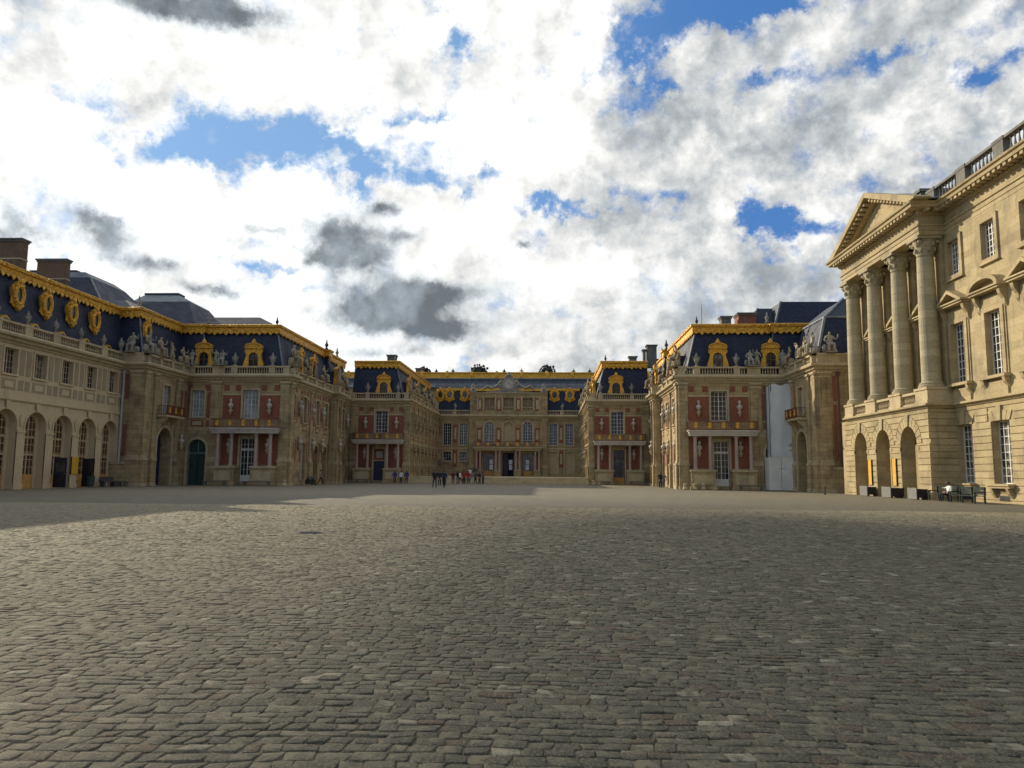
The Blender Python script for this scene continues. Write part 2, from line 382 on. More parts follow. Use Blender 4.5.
def person_bones(pose):
    # z up, facing -y; 1.75 m tall
    L = {'pelvis': (0, 0, .95), 'waist': (0, 0, 1.08), 'chest': (0, .01, 1.32), 'neck': (0, 0, 1.50), 'head': (0, -.02, 1.60), 'crown': (0, -.01, 1.70)}
    if pose == 'stand':
        legs = {s: [(.09*s, 0, .90), (.10*s, -.01, .50), (.10*s, .02, .09), (.11*s, -.13, .04)] for s in (-1, 1)}
        arms = {s: [(.18*s, .01, 1.42), (.235*s, .03, 1.15), (.23*s, -.05, .92), (.22*s, -.09, .82)] for s in (-1, 1)}
    elif pose == 'walk':
        legs = {1: [(.09, 0, .90), (.10, -.16, .52), (.10, -.22, .10), (.10, -.36, .05)], -1: [(-.09, 0, .90), (-.10, .06, .50), (-.10, .30, .14), (-.10, .20, .05)]}
        arms = {1: [(.18, .01, 1.42), (.23, .12, 1.16), (.22, .14, .93), (.21, .10, .84)], -1: [(-.18, .01, 1.42), (-.23, -.06, 1.16), (-.22, -.20, .96), (-.20, -.27, .90)]}
    elif pose == 'arms_up':
        legs = {s: [(.09*s, 0, .90), (.11*s, -.01, .50), (.12*s, .02, .09), (.12*s, -.13, .04)] for s in (-1, 1)}
        arms = {s: [(.18*s, .01, 1.42), (.26*s, -.08, 1.20), (.13*s, -.26, 1.36), (.08*s, -.30, 1.43)] for s in (-1, 1)}
    elif pose == 'sit':
        d = -.50
        L = {k: (x, y, z+d) for k, (x, y, z) in L.items()}
        L['head'] = (0, -.06, 1.10); L['crown'] = (0, -.06, 1.20)
        legs = {s: [(.10*s, -.04, .45), (.12*s, -.44, .49), (.12*s, -.42, .10), (.12*s, -.56, .05)] for s in (-1, 1)}
        arms = {1: [(.18, .01, .92), (.25, -.02, .66), (.14, -.24, .60), (.08, -.30, .60)], -1: [(-.18, .01, .92), (-.42, .06, .86), (-.62, .05, .84), (-.70, .02, .84)]}
    V = [L[k] for k in ('pelvis', 'waist', 'chest', 'neck', 'head', 'crown')]
    R = [(.16, .12), (.14, .10), (.18, .12), (.055, .055), (.085, .10), (.07, .085)]
    E = [(i, i+1) for i in range(5)]
    hands = []
    for s in (-1, 1):
        k = len(V); V += legs[s]; R += [.095, .065, .045, .04]; E += [(0, k), (k, k+1), (k+1, k+2), (k+2, k+3)]
        k = len(V); V += arms[s]; R += [.065, .048, .036, .038]; E += [(2, k), (k, k+1), (k+1, k+2), (k+2, k+3)]
        w, h = Vector(arms[s][2]), Vector(arms[s][3]); d = (h-w).normalized(); side = d.cross(Vector((s, 0, .3))).normalized()
        for j, q in enumerate((-.030, -.011, .009, .027)):
            kk = len(V); L1 = (.052, .062, .057, .046)[j]
            V += [tuple(h+side*q+d*.045), tuple(h+side*q*1.1+d*(.045+L1)+Vector((0, -.012, -.004)))]; R += [.010, .008]; E += [(k+3, kk), (kk, kk+1)]
        kk = len(V); V += [tuple(h+side*.045), tuple(h+side*.062+d*.04)]; R += [.011, .009]; E += [(k+3, kk), (kk, kk+1)]
        hands.append(h)
    return V, E, R, hands, L
FIG = {}
def person(pose, loc, rz, top, legs, label, cat='person', group=None, h=1.78, hair='hair', bag=None):
    key = (pose, top, legs)
    V, E, R, hands, L = person_bones(pose)
    neck = L['neck'][2]; hip = L['pelvis'][2]-.03
    if key not in FIG:
        def asg(c):
            if c.z > neck+.01 and abs(c.x) < .14: return 'skin'
            if any((c-hh).length < .13 for hh in hands): return 'skin'
            if c.z < .085: return 'dark_box'
            if pose == 'sit' and c.y < -.1 and c.z < .56: return 'cloth_'+legs
            return 'cloth_'+(top if c.z > hip else legs)
        FIG[key] = skin_mesh('person', V, E, R, asg)
    o = bpy.data.objects.new('person', FIG[key]); COL.objects.link(o); s = h/1.75
    o.location = loc; o.rotation_euler = (0, 0, rz); o.scale = (s*1.15, s*1.15, s); tag(o, label, cat, group)
    hx, hy, hz = L['head']
    if (pose, 'hair', hair) not in FIG:
        mb = MB(hair); mb.blob((hx, hy+.022, hz+.045), .098, .112, .115, hair, 8)
        FIG[(pose, 'hair', hair)] = mb.mesh('hair', (0, 0, 0), True)
        fb = MB('skin')
        fb.blob((hx, hy-.108, hz+.005), .014, .022, .022, 'skin', 5)
        for sx in (-1, 1): fb.blob((hx+sx*.088, hy, hz+.01), .012, .02, .028, 'skin', 4); fb.blob((hx+sx*.033, hy-.092, hz+.032), .012, .010, .008, 'dark_box', 4)
        fb.box(Fr(hx, hy, (1, 0), (0, -1)), -.022, .022, .085, .1, hz-.045, hz-.035, 'cloth_maroon')
        FIG[(pose, 'face')] = fb.mesh('face', (0, 0, 0), True)
    for nm, k in (('hair', (pose, 'hair', hair)), ('face', (pose, 'face'))):
        c = bpy.data.objects.new(nm, FIG[k]); COL.objects.link(c); c.parent = o
    if bag:
        mb = MB(bag); mb.blob((0, .21, 1.22 if pose != 'sit' else .8), .15, .10, .22, bag, 7)
        c = bpy.data.objects.new('backpack', mb.mesh('backpack', (0, 0, 0), True)); COL.objects.link(c); c.parent = o
    return o
def statue_mesh(kind, mat):
    """allegorical statues of the balustrades: robed, seated or standing figures on their own block"""
    if kind == 'seated':
        V = [(0, 0, .75), (0, .02, 1.05), (0, .03, 1.42), (0, 0, 1.66), (.02, -.02, 1.82), (.02, 0, 1.95)]; R = [(.30, .24), (.24, .18), (.28, .18), (.08, .08), (.13, .14), (.10, .11)]
        E = [(i, i+1) for i in range(5)]
        for s in (-1, 1):
            k = len(V); V += [(.16*s, -.18, .72), (.24*s, -.52, .80), (.24*s, -.50, .30), (.25*s, -.62, .1)]; R += [.19, .15, .13, .09]; E += [(0, k), (k, k+1), (k+1, k+2), (k+2, k+3)]
        k = len(V); V += [(.28, .0, 1.50), (.48, -.02, 1.25), (.62, -.25, 1.30), (.66, -.3, 1.7)]; R += [.10, .08, .06, .05]; E += [(2, k), (k, k+1), (k+1, k+2), (k+2, k+3)]
        k = len(V); V += [(-.28, .0, 1.50), (-.46, .02, 1.2), (-.36, -.3, 1.0)]; R += [.10, .08, .06]; E += [(2, k), (k, k+1), (k+1, k+2)]
    else:
        V = [(0, 0, .95), (0, .02, 1.2), (.02, .03, 1.5), (0, 0, 1.72), (-.02, -.03, 1.86), (-.02, -.01, 1.98)]; R = [(.24, .20), (.18, .15), (.24, .16), (.07, .07), (.12, .13), (.10, .10)]
        E = [(i, i+1) for i in range(5)]
        for s in (-1, 1):
            k = len(V); V += [(.12*s, -.02, .75), (.17*s, -.06-.08*s, .4), (.16*s, 0, .08)]; R += [.19, .17, .17]; E += [(0, k), (k, k+1), (k+1, k+2)]
        k = len(V); V += [(.26, 0, 1.58), (.40, -.05, 1.3), (.32, -.25, 1.15)]; R += [.09, .07, .06]; E += [(2, k), (k, k+1), (k+1, k+2)]
        k = len(V); V += [(-.26, 0, 1.58), (-.44, -.05, 1.72), (-.50, -.1, 2.05)]; R += [.09, .07, .05]; E += [(2, k), (k, k+1), (k+1, k+2)]
    return skin_mesh('statue', V, E, R, lambda c: mat)
STAT = {}
def statue(kind, mat, loc, rz, s, label, group, plinth=.0):
    key = (kind, mat)
    if key not in STAT:
        STAT[key] = statue_mesh(kind, mat)
        mb = MB(mat); F0 = Fr(0, 0, (1, 0), (0, -1))
        mb.box(F0, -.42, .42, -.36, .70 if kind == 'seated' else .36, 0, .09)
        if kind == 'seated':
            mb.box(F0, -.34, .34, -.34, .16, .09, .62)
            mb.blob((-.45, .05, .42), .22, .3, .38, None, 6, .12); mb.blob((.46, .1, .3), .2, .25, .3, None, 6, .15)
        STAT[key+('b',)] = mb.mesh('block', (0, 0, 0))
    o = thing('statue', loc, label, 'statue', group, rz); o.scale = (s, s, s)
    a = bpy.data.objects.new('figure', STAT[key]); COL.objects.link(a); a.parent = o
    b = bpy.data.objects.new('block', STAT[key+('b',)]); COL.objects.link(b); b.parent = o
    return o
URN = urn_mesh(); URN_D = urn_mesh('bronze_dark')
def urn(loc, label, group, s=1.0, me=None):
    o = bpy.data.objects.new('urn', me or URN); COL.objects.link(o); o.location = loc; o.scale = (s, s, s); return tag(o, label, 'urn', group)
def finial(par, x, y, z, h=1.0, mat='sculpted_stone'):
    mb = MB(mat); mb.lathe((x, y, z), [(.16*h, 0), (.18*h, .1*h), (.08*h, .2*h), (.2*h, .45*h), (.18*h, .6*h), (.07*h, .72*h), (.1*h, .8*h), (.02, 1.1*h)], 8)
    return obj('finial', mb, par, True)
def dormer(par, F, u, n, z, w=2.2, h=2.95, glass='glass_dark', name='dormer'):
    """gilded dormer window: flared jambs, arched opening, segmental pediment with crest"""
    mb = MB('gold'); a = u-w/2; b = u+w/2; ow = w*.235; ot = z+h*.56
    arc = arcpts(u-ow, u+ow, ot-ow, ot)
    hf = len(arc)//2
    top = z+h*.70
    L = [(u-ow, z), (u-ow, ot-ow)]+arc[1:hf+1]+[(u, top), (a+.12*w, top), (a+.13*w, z+h*.42), (a+.02*w, z+h*.16), (a, z)]
    mb.prism(F, L, n-.2, n+.18)
    mb.prism(F, [(2*u-p, q) for p, q in L], n-.2, n+.18)
    mb.box(F, a+.08*w, b-.08*w, n-.2, n+.32, top, top+h*.035)
    o2 = arcpts(a+.1*w, b-.1*w, top+h*.035, z+h*.88); mb.prism(F, o2, n-.2, n+.24)
    for i in range(len(o2)-1):
        p, q = o2[i], o2[i+1]; mb.prism(F, [p, q, (q[0]+(q[0]-u)*.07, q[1]+.09), (p[0]+(p[0]-u)*.07, p[1]+.09)], n-.2, n+.36)
    x, y, _ = F.P(u, n+.15, 0)
    mb.blob((x, y, z+h*.93), .26, .2, .26, None, 6, .12); mb.blob((x, y, z+h*1.0), .13, .12, .17, None, 5, .1)
    for sg in (-1, 1):
        x, y, _ = F.P(u+sg*w*.28, n+.15, 0); mb.blob((x, y, z+h*.80), .2, .15, .14, None, 5, .15)
        x, y, _ = F.P(u+sg*w*.44, n+.1, 0); mb.blob((x, y, z+h*.10), .15, .14, .26, None, 5, .1)
        x, y, _ = F.P(u+sg*w*.40, n+.1, 0); mb.blob((x, y, z+h*.60), .13, .12, .2, None, 5, .1)
    mb.box(F, a+.15*w, b-.15*w, n-1.6, n-.2, z, top-.05, 'dark_slate')
    d = obj(name, mb, par)
    w_ = MB('frame_brown'); w_.box(F, u-.05, u+.05, n-.02, n+.03, z+.1, ot-.03); w_.box(F, u-ow, u+ow, n-.02, n+.02, z+h*.3, z+h*.33); w_.box(F, u-ow, u+ow, n-.02, n+.04, z, z+.12)
    w_.box(F, u-ow, u-ow+.06, n-.02, n+.03, z, ot-ow); w_.box(F, u+ow-.06, u+ow, n-.02, n+.03, z, ot-ow); obj('window_frame', w_, d)
    g = MB(glass); g.prism(F, [(u-ow-.02, z), (u-ow-.02, ot-ow)]+arcpts(u-ow-.02, u+ow+.02, ot-ow, ot+.02)+[(u+ow+.02, z)], n-.12, n-.06); obj('pane', g, d)
    return d
def oeil(par, F, u, n, z, w=.62, h=1.0):
    """gilded bull's-eye dormer: oval ring with scrolls and pendant"""
    mb = MB('gold'); k = 16; pts = []
    for i in range(k):
        a = 2*PI*i/k; x, y, _ = F.P(u+w*.78*math.cos(a), n+.12, 0); pts.append((x, y, z+h*.72*math.sin(a)))
    for i in range(k): mb.tube(pts[i], pts[(i+1) % k], .19, None, 6)
    mb.prism(F, [(u-w*1.15, z+h*.55), (u-w*.6, z+h*.95), (u, z+h*1.12), (u+w*.6, z+h*.95), (u+w*1.15, z+h*.55), (u+w*1.05, z-h*.2), (u+w*1.3, z-h*.75), (u+w*.6, z-h*1.0), (u, z-h*1.15), (u-w*.6, z-h*1.0), (u-w*1.3, z-h*.75), (u-w*1.05, z-h*.2)], n-.06, n+.05)
    for du, dz, r in ((0, 1.05, .24), (-.55, .75, .17), (.55, .75, .17), (-.72, -.45, .17), (.72, -.45, .17), (0, -1.05, .2), (-.3, -.92, .16), (.3, -.92, .16)):
        x, y, _ = F.P(u+du*w, n+.14, 0); mb.blob((x, y, z+dz*h), r, r*.8, r*1.25, None, 5, .12)
    mb.prism(F, [(u-w*.7, z-h*.55), (u+w*.7, z-h*.55), (u+.1, z-h*1.25), (u-.1, z-h*1.25)], n-.05, n+.12)
    mb.prism(F, [(u+w*.8*math.cos(2*PI*i/14), z+h*.78*math.sin(2*PI*i/14)) for i in range(14)], n-1.4, n+.02)
    d = obj('bullseye_dormer', mb, par)
    g = MB('glass_dark'); g.prism(F, [(u+w*.6*math.cos(2*PI*i/14), z+h*.58*math.sin(2*PI*i/14)) for i in range(14)], n+.06, n+.10); obj('pane', g, d)
def chimney(par, x0, x1, y0, y1, z0, z1, mat='brick_chimney', bands=True):
    F = Fr(0, 0, (1, 0), (0, 1)); mb = MB(mat)
    mb.box(F, x0, x1, y0, y1, z0, z1)
    mb.box(F, x0-.08, x1+.08, y0-.08, y1+.08, z1, z1+.16, 'grimy_stone'); mb.box(F, x0-.16, x1+.16, y0-.16, y1+.16, z1+.16, z1+.3, 'grimy_stone')
    if bands: mb.box(F, x0-.05, x1+.05, y0-.05, y1+.05, z0+(z1-z0)*.55, z0+(z1-z0)*.55+.14, 'smooth_stone')
    return obj('chimney', mb, par)
def railing(mb, F, u0, u1, n, z0, z1, gold=3):
    mb.box(F, u0, u1, n-.03, n+.03, z1-.06, z1, 'iron_red'); mb.box(F, u0, u1, n-.03, n+.03, z0+.02, z0+.10, 'iron_red')
    mb.box(F, u0, u1, n-.02, n+.02, z1-.2, z1-.17, 'iron_red')
    k = int((u1-u0)/.16)
    for i in range(k+1):
        u = u0+(u1-u0)*i/k; mb.box(F, u-.02, u+.02, n-.018, n+.018, z0+.1, z1-.06, 'iron_red')
    for i in range(gold):
        u = u0+(u1-u0)*(i+.5)/gold; zc = (z0+z1)/2
        mb.prism(F, [(u-.26, zc-.12), (u, zc-.34), (u+.26, zc-.12), (u+.12, zc+.02), (u+.18, zc+.22), (u, zc+.36), (u-.18, zc+.22), (u-.12, zc+.02)], n+.02, n+.06, 'gold')
def column(mb, x, y, z0, z1, r, mat='column_stone', seg=16, cap=None):
    H = z1-z0; c = cap or 1.9*r; ring = [(r*1.35, 0), (r*1.35, .28*r), (r*1.22, .34*r), (r*1.26, .5*r), (r*1.06, .62*r), (r, .85*r)]
    for i in range(1, 6): t = i/5; ring.append((r*(1-.14*t*t), .85*r+(H-c-.85*r)*t))
    mb.lathe((x, y, z0), ring+[(r*.95, H-c), (r*.86, H-c+.02), (r*1.0, H-.55*c), (r*1.25, H-.16*c)], seg, mat)
    F = Fr(x, y, (1, 0), (0, 1)); q = r*1.35; mb.box(F, -q, q, -q, q, z1-.16*c, z1, mat)
    if r > .3:
        for lev, rr, zz in ((0, 1.0, .30), (1, 1.12, .60)):
            for i in range(8):
                a = 2*PI*(i+.5*lev)/8; mb.blob((x+rr*r*math.cos(a), y+rr*r*math.sin(a), z1-c+zz*c), .2*r, .2*r, .30*r, mat, 4, .15)
        for i in range(4):
            a = PI/4+PI/2*i; mb.blob((x+1.36*r*math.cos(a), y+1.36*r*math.sin(a), z1-.30*c), .24*r, .24*r, .24*r, mat, 5)

# ------------------------------------------------------------------ the two mirrored halves of the brick and stone court
def portico(par, F, cols, u0, u1, dep, k=1.0, door=None):
    """little marble porch: pedestals, four columns, entablature and wrought railing balcony"""
    mb = MB('pale_marble')
    mb.box(F, u0-.1, u1+.1, 0.03, dep+.25, 5.58, 5.78); mb.box(F, u0-.18, u1+.18, 0.03, dep+.33, 5.78, 6.02); mb.box(F, u0-.28, u1+.28, .03, dep+.45, 6.02, 6.16)
    g = (cols[0]+cols[1])/2, (cols[2]+cols[3])/2
    p = obj('portico', mb, par)
    for a, b in ((u0, cols[1]+.45), (cols[2]-.45, u1)):
        mb = MB('palace_stone'); mb.box(F, a, b, .03, dep+.15, -.2, 1.85); mb.box(F, a-.08, b+.08, .03, dep+.25, 1.85, 2.05, 'smooth_stone'); mb.box(F, a-.12, b+.12, .04, dep+.3, -.2, .3)
        mb.box(F, a+.3, b-.3, dep+.15, dep+.18, .55, 1.5, 'smooth_stone'); obj('pedestal', mb, p)
    for c in cols:
        x, y, _ = F.P(c, dep-.12, 0); cm = MB('pink_marble'); column(cm, x, y, 2.06, 5.57, .20, 'pink_marble', 14, .42); obj('column', cm, p, False)
    r = MB('iron_red'); railing(r, F, u0-.2, u1+.2, dep+.35, 6.16, 7.15, 5)
    F2 = Fr(*F.P(0, 0, 0)[:2], F.u, F.n)  # ends
    for e in (u0-.2, u1+.2): r.box(F, e-.02, e+.02, .1, dep+.35, 7.08, 7.14); r.box(F, e-.02, e+.02, .1, dep+.35, 6.2, 6.26); [r.box(F, e-.015, e+.015, q, q+.03, 6.2, 7.1) for q in (.3, .6, .9, 1.2)]
    obj('railing', r, p)
    return p
def pilaster(par, F, a, b, z0, z1, n1=.16, mat='palace_stone'):
    mb = MB(mat); mb.box(F, a-.08, b+.08, .0, n1+.14, -.3, 2.5); mb.box(F, a-.13, b+.13, .0, n1+.2, 2.5, 2.72, 'smooth_stone'); mb.box(F, a-.14, b+.14, 0, n1+.2, -.3, .3, 'smooth_stone')
    mb.box(F, a-.04, b+.04, 0, n1+.06, 2.72, 3.0, 'smooth_stone'); mb.box(F, a, b, 0, n1, 3.0, z1-.55)
    mb.box(F, a-.05, b+.05, 0, n1+.06, z1-.55, z1-.4, 'smooth_stone'); mb.box(F, a-.03, b+.03, 0, n1+.04, z1-.4, z1-.2); mb.box(F, a-.12, b+.12, 0, n1+.14, z1-.2, z1, 'smooth_stone')
    return obj('pilaster', mb, par)
def court_bays(par, F, cs, z=(7.3, 10.35), ground='window', gl='glass_dark', gz=(1.0, 4.9)):
    """upper windows in stone surrounds with brick between, for walls seen at a slant"""
    for c in cs:
        window(par, F, c-.68, c+.68, z[0], z[1], -.3, 4, 6, glass=gl)
        if ground == 'window': window(par, F, c-.66, c+.66, gz[0], gz[1], -.3, 4, 6)
for s in (-1, 1):
    side = 'left' if s < 0 else 'right'
    locA = (AX+s*27, 90, 0)
    A = thing('brick_pavilion', locA, ('brick and stone palace pavilion whose far left corner meets the long arcaded wing' if s < 0 else
              'brick and stone palace pavilion with white scaffold sheeting before it, next to the columned portico'), 'palace pavilion', 'brick and stone pavilions round the court')
    k = 1.0
    # --- frames
    FB = Fr(32.5, 73.2, (1, 0), (0, -1), s); FBs = Fr(32.5, 73.2, (0, 1), (-1, 0), s)
    F1 = Fr(21.1, 82.5, (1, 0), (0, -1), s); Fc = Fr(21.1, 82.5, (0, 1), (-1, 0), s); Fr_ = Fr(21.9, 84.0, (0, 1), (-1, 0), s)
    Fp = Fr(21.1, 101.0, (1, 0), (0, -1), s); Fps = Fr(21.1, 101.0, (0, 1), (-1, 0), s); Fr2 = Fr(21.9, 104.0, (0, 1), (-1, 0), s)
    w = MB('palace_stone')
    # end pavilion front
    wall(w, FB, 0, 7.5, -.3, 6.1, -.6, 0, []); wall(w, FB, 0, 7.5, 6.1, 11.3, -.6, 0, [])
    wall(w, FBs, .6, 9.3, -.3, 6.1, -1.3, 0, [(3.1, 6.1, -.3, 5.9, True)]); wall(w, FBs, .6, 9.3, 6.1, 11.3, -1.3, 0, [(3.8, 5.4, 7.4, 10.3, False)])
    # main front
    wall(w, F1, 0, 11.4, -.3, 6.1, -.6, 0, [(3.65, 5.25, .35, 5.1, False), (9.05, 11.05, -.3, 4.95, True)])
    wall(w, F1, 0, 11.4, 6.1, 11.3, -.6, 0, [(3.45, 5.15, 7.25, 10.4, False), (9.5, 10.9, 7.4, 10.35, False)])
    # return, recessed court wall, projecting bay, last stretch
    wall(w, Fc, .6, 1.5, -.3, 11.3, -1.4, 0, [])
    g1 = [(1.4, 2.9, .6, 4.9, False), (5.6, 7.1, .6, 4.9, False), (10.5, 12.3, -.3, 4.7, True), (14.2, 16.0, -.3, 4.7, True)]
    u1 = [(c-.68, c+.68, 7.3, 10.35, False) for c in (2.15, 6.35, 11.4, 15.1)]
    wall(w, Fr_, 0, 17.0, -.3, 6.1, -.6, 0, g1); wall(w, Fr_, 0, 17, 6.1, 11.3, -.6, 0, u1)
    wall(w, Fp, 0, .8, -.3, 11.3, -.6, 0, []); wall(w, Fps, .6, 3.0, -.3, 11.3, -1.4, 0, [(.8, 2.2, 7.3, 10.35, False)])
    wall(w, Fr2, 0, 6.8, -.3, 6.1, -.6, 0, [(2.6, 4.2, .6, 4.9, False)]); wall(w, Fr2, 0, 6.8, 6.1, 11.3, -.6, 0, [(2.7, 4.1, 7.3, 10.35, False)])
    # brick panels, inlays, string courses
    B = 'brick_red'
    for a, b in ((1.05, 3.2), (5.4, 7.4)):
        w.box(F1, a, b, 0, .03, 7.2, 9.8, B); w.box(F1, a+.02, b-.02, 0, .02, 2.2, 5.5, B)
        w.box(F1, a-.06, b+.06, 0, .07, 9.8, 9.98, 'smooth_stone')
    for a in (1.1, 2.55, 5.45, 6.75, 8.9, 10.95): w.box(F1, a, a+.58, 0, .03, 10.3, 10.95, B)
    for a, b in ((8.85, 9.2), (11.2, 11.38)): w.box(F1, a, b, 0, .03, 7.3, 10.1, B)
    w.box(F1, 9.5, 10.9, 0, .03, 6.35, 7.05, B); w.box(F1, 9.68, 10.72, .03, .06, 6.5, 6.9, 'smooth_stone'); w.box(F1, 8.85, 9.2, 0, .03, 6.35, 7.05, B)
    surround(w, F1, 3.45, 5.15, 7.25, 10.4, 0, .10, .2); surround(w, F1, 9.5, 10.9, 7.4, 10.35, 0, .08, .16); surround(w, F1, 3.65, 5.25, .35, 5.1, 0, .1, .2, sill=False)
    surround(w, F1, 9.05, 11.05, -.3, 4.95, 0, .08, .28, arch=True, sill=False)
    for F, U, m in ((Fr_, 17, 2.1), (Fr2, 6.8, 3.4)):
        cs = (2.15, 6.35, 11.4, 15.1) if U > 10 else (3.4,)
        for c in cs:
            surround(w, F, c-.68, c+.68, 7.3, 10.35, 0, .1, .17)
            for dd in (-1.45, 1.05): w.box(F, c+dd, c+dd+.42, 0, .03, 7.1, 10.2, B)
            w.box(F, c-.6, c+.6, 0, .03, 6.3, 6.95, B); w.box(F, c-.4, c+.4, .03, .06, 6.45, 6.8, 'smooth_stone')
            for dd in (-1.35, -.3, .8): w.box(F, c+dd, c+dd+.5, 0, .03, 10.62, 11.1, B)
        for c in cs:
            for dd in (-1.5, 1.1): w.box(F, c+dd, c+dd+.4, 0, .03, 2.6, 5.2, B)
    w.box(Fps, .2, .6, 0, .03, 7.1, 10.2, B); w.box(Fps, 2.4, 2.8, 0, .03, 7.1, 10.2, B)
    for u in (.55, 2.0, 6.4, 7.6, 8.6): w.box(FBs, u, u+.5, 0, .03, 7.3, 10.2, B if u > 6 else 'pink_marble')
    w.box(FB, 1.45, 1.8, 0, .04, 2.9, 8.2 if s > 0 else 6, B); w.box(FB, 1.45, 1.8, 0, .04, 8.5, 10.9, B)
    surround(w, FBs, 3.1, 6.1, -.3, 5.9, 0, .12, .32, arch=True, sill=False); surround(w, FBs, 3.8, 5.4, 7.4, 10.3, 0, .1, .2)
    w.box(FBs, 3.1, 6.1, -1.0, -.98, -.3, .02, 'smooth_stone')
    # stone bench course at the foot
    w.box(F1, 1.05, 3.2, 0, .2, -.3, 2.15, 'palace_stone'); w.box(F1, 5.4, 8.8, 0, .12, -.3, 2.15, 'palace_stone')
    obj('wall', w, A)
    # string course and cornice
    P_ = [(40, 73.2), (32.5, 73.2), (32.5, 82.5), (21.1, 82.5), (21.1, 84), (21.9, 84), (21.9, 101), (21.1, 101), (21.1, 104), (21.9, 104), (21.9, 110.8)]
    c = MB('smooth_stone'); c.sweep(P_, CORN, s)
    c.sweep(P_, [(0, 10.0), (.05, 10.0), (.10, 10.12), (.10, 10.22), (0, 10.22)], s) if False else None
    for i in range(len(P_)-1):
        F, L = pathframe(P_[i], P_[i+1], s)
        kk = int(L/.42)
        for j in range(kk):
            u = (j+.5)*L/kk; c.box(F, u-.09, u+.09, .16, .36, 11.53, 11.70)
    obj('cornice', c, A)
    # ground-to-cornice pilasters
    for F, a, b in ((F1, .05, .95), (F1, 7.6, 8.7), (FB, .15, 1.2), (FBs, .15, .9), (FBs, 1.9, 2.6), (FBs, 6.6, 7.4), (Fc, .25, 1.25), (Fp, .12, .7), (Fps, .25, .75), (Fps, 2.3, 2.8), (Fr_, 8.3, 8.9), (Fr2, 6.0, 6.5)):
        pilaster(A, F, a, b, 3, 11.3)
    m = MB('palace_stone'); m.box(FB, 1.3, 2.85, 0, .45, -.3, 2.1); m.box(FB, 1.2, 2.95, 0, .55, 2.1, 2.35, 'smooth_stone'); obj('plinth', m, A)
    # windows and doors
    gl = 'glass_curtain' if s < 0 else 'glass_dark'
    window(A, F1, 3.45, 5.15, 7.25, 10.4, -.28, 4, 6, glass=gl); window(A, F1, 9.5, 10.9, 7.4, 10.35, -.28, 4, 6, glass='glass_curtain')
    window(A, F1, 3.65, 5.25, .35, 5.1, -.3, 4, 7, name='glazed_door', transom=(3.9,), low=1.1)
    for a, b in ((10.5, 12.3), (14.2, 16.0)):
        d = MB('door_brown'); zs = 4.7-(b-a)/2; d.prism(Fr_, arcpts(a-.05, b+.05, zs, 4.72)+[(b+.05, -.3), (a-.05, -.3)], -.7, -.5); d.box(Fr_, a, b, -.5, -.44, zs-.08, zs+.08); d.box(Fr_, (a+b)/2-.05, (a+b)/2+.05, -.5, -.45, 0, zs); obj('door', d, A)
    court_bays(A, Fr_, (2.15, 6.35), ground='window', gz=(.6, 4.9)); court_bays(A, Fr_, (11.4, 15.1), ground=None); court_bays(A, Fr2, (3.4,), gz=(.6, 4.9))
    window(A, Fps, .8, 2.2, 7.3, 10.35, -.3, 4, 6); window(A, FBs, 3.8, 5.4, 7.4, 10.3, -.3, 4, 6, glass='glass_curtain')
    d = MB('door_green'); a, b = 9.05, 11.05; d.prism(F1, arcpts(a-.05, b+.05, 3.95, 4.97)+[(b+.05, -.3), (a-.05, -.3)], -.5, -.42); d.box(F1, a, b, -.42, -.34, 3.35, 3.52, 'zinc'); d.box(F1, 10.0, 10.1, -.42, -.35, 3.52, 4.9, 'zinc')
    d.box(F1, 10.02, 10.08, -.42, -.36, 0, 3.35, 'door_dark')
    for q in (9.2, 10.2): d.box(F1, q, q+.7, -.42, -.385, .3, 1.4); d.box(F1, q, q+.7, -.42, -.385, 1.7, 3.1)
    dd = obj('door', d, A); dd['label'] = 'dark green arched carriage door'
    d = MB('door_blue'); d.prism(FBs, arcpts(3.05, 6.15, 4.4, 5.92)+[(6.15, -.3), (3.05, -.3)], -1.5, -1.1); d.box(FBs, 3.1, 6.1, -1.1, -1.0, 4.1, 4.3, 'door_dark'); d.box(FBs, 4.55, 4.65, -1.1, -1.02, 0, 4.1, 'door_dark'); obj('door', d, A)
    portico(A, F1, (1.5, 3.05, 5.75, 7.25), 1.0, 7.75, 1.25)
    # balcony over the side arch
    bm_ = MB('smooth_stone'); bm_.box(FBs, 2.7, 6.6, .02, 1.1, 6.95, 7.15)
    for u in (3.2, 6.0):
        bm_.prism(Fr(*[FBs.o[0], FBs.o[1]], FBs.n, FBs.u, s), [(.02, 6.95), (.95, 6.95), (.75, 6.6), (.3, 6.3), (.15, 5.8), (.02, 5.7)], u-.2, u+.2)
    bb = obj('balcony', bm_, A); r = MB('iron_red'); railing(r, FBs, 2.75, 6.55, 1.05, 7.15, 8.15, 3)
    for e in (2.75, 6.5): r.box(FBs, e, e+.04, .05, 1.05, 8.08, 8.14); r.box(FBs, e, e+.04, .05, 1.05, 7.2, 7.26); [r.box(FBs, e, e+.03, q, q+.03, 7.2, 8.1) for q in (.25, .5, .75)]
    obj('railing', r, bb)
    pm = MB('pipe_grey' if s < 0 else 'pipe_brown'); x, y, _ = FB.P(1.95, .12, 0); pm.tube((x, y, 0), (x, y, 11.2), .09, None, 8); pm.blob((x, y, 11.1), .2, .2, .25, None, 5); obj('drainpipe', pm, A)
    # busts on brackets
    for u in (2.1, 6.4): bust(A, F1, u, .05, 8.2, 1.0); bust(A, F1, u, .05, 3.9, 1.0, 'marble')
    for u in (.75, 4.25, 8.9, 13.3): bust(A, Fr_, u, .02, 8.4, 1.15)
    for u in (4.25, 9.4, 13.3): bust(A, Fr_, u, .02, 4.4, 1.05)
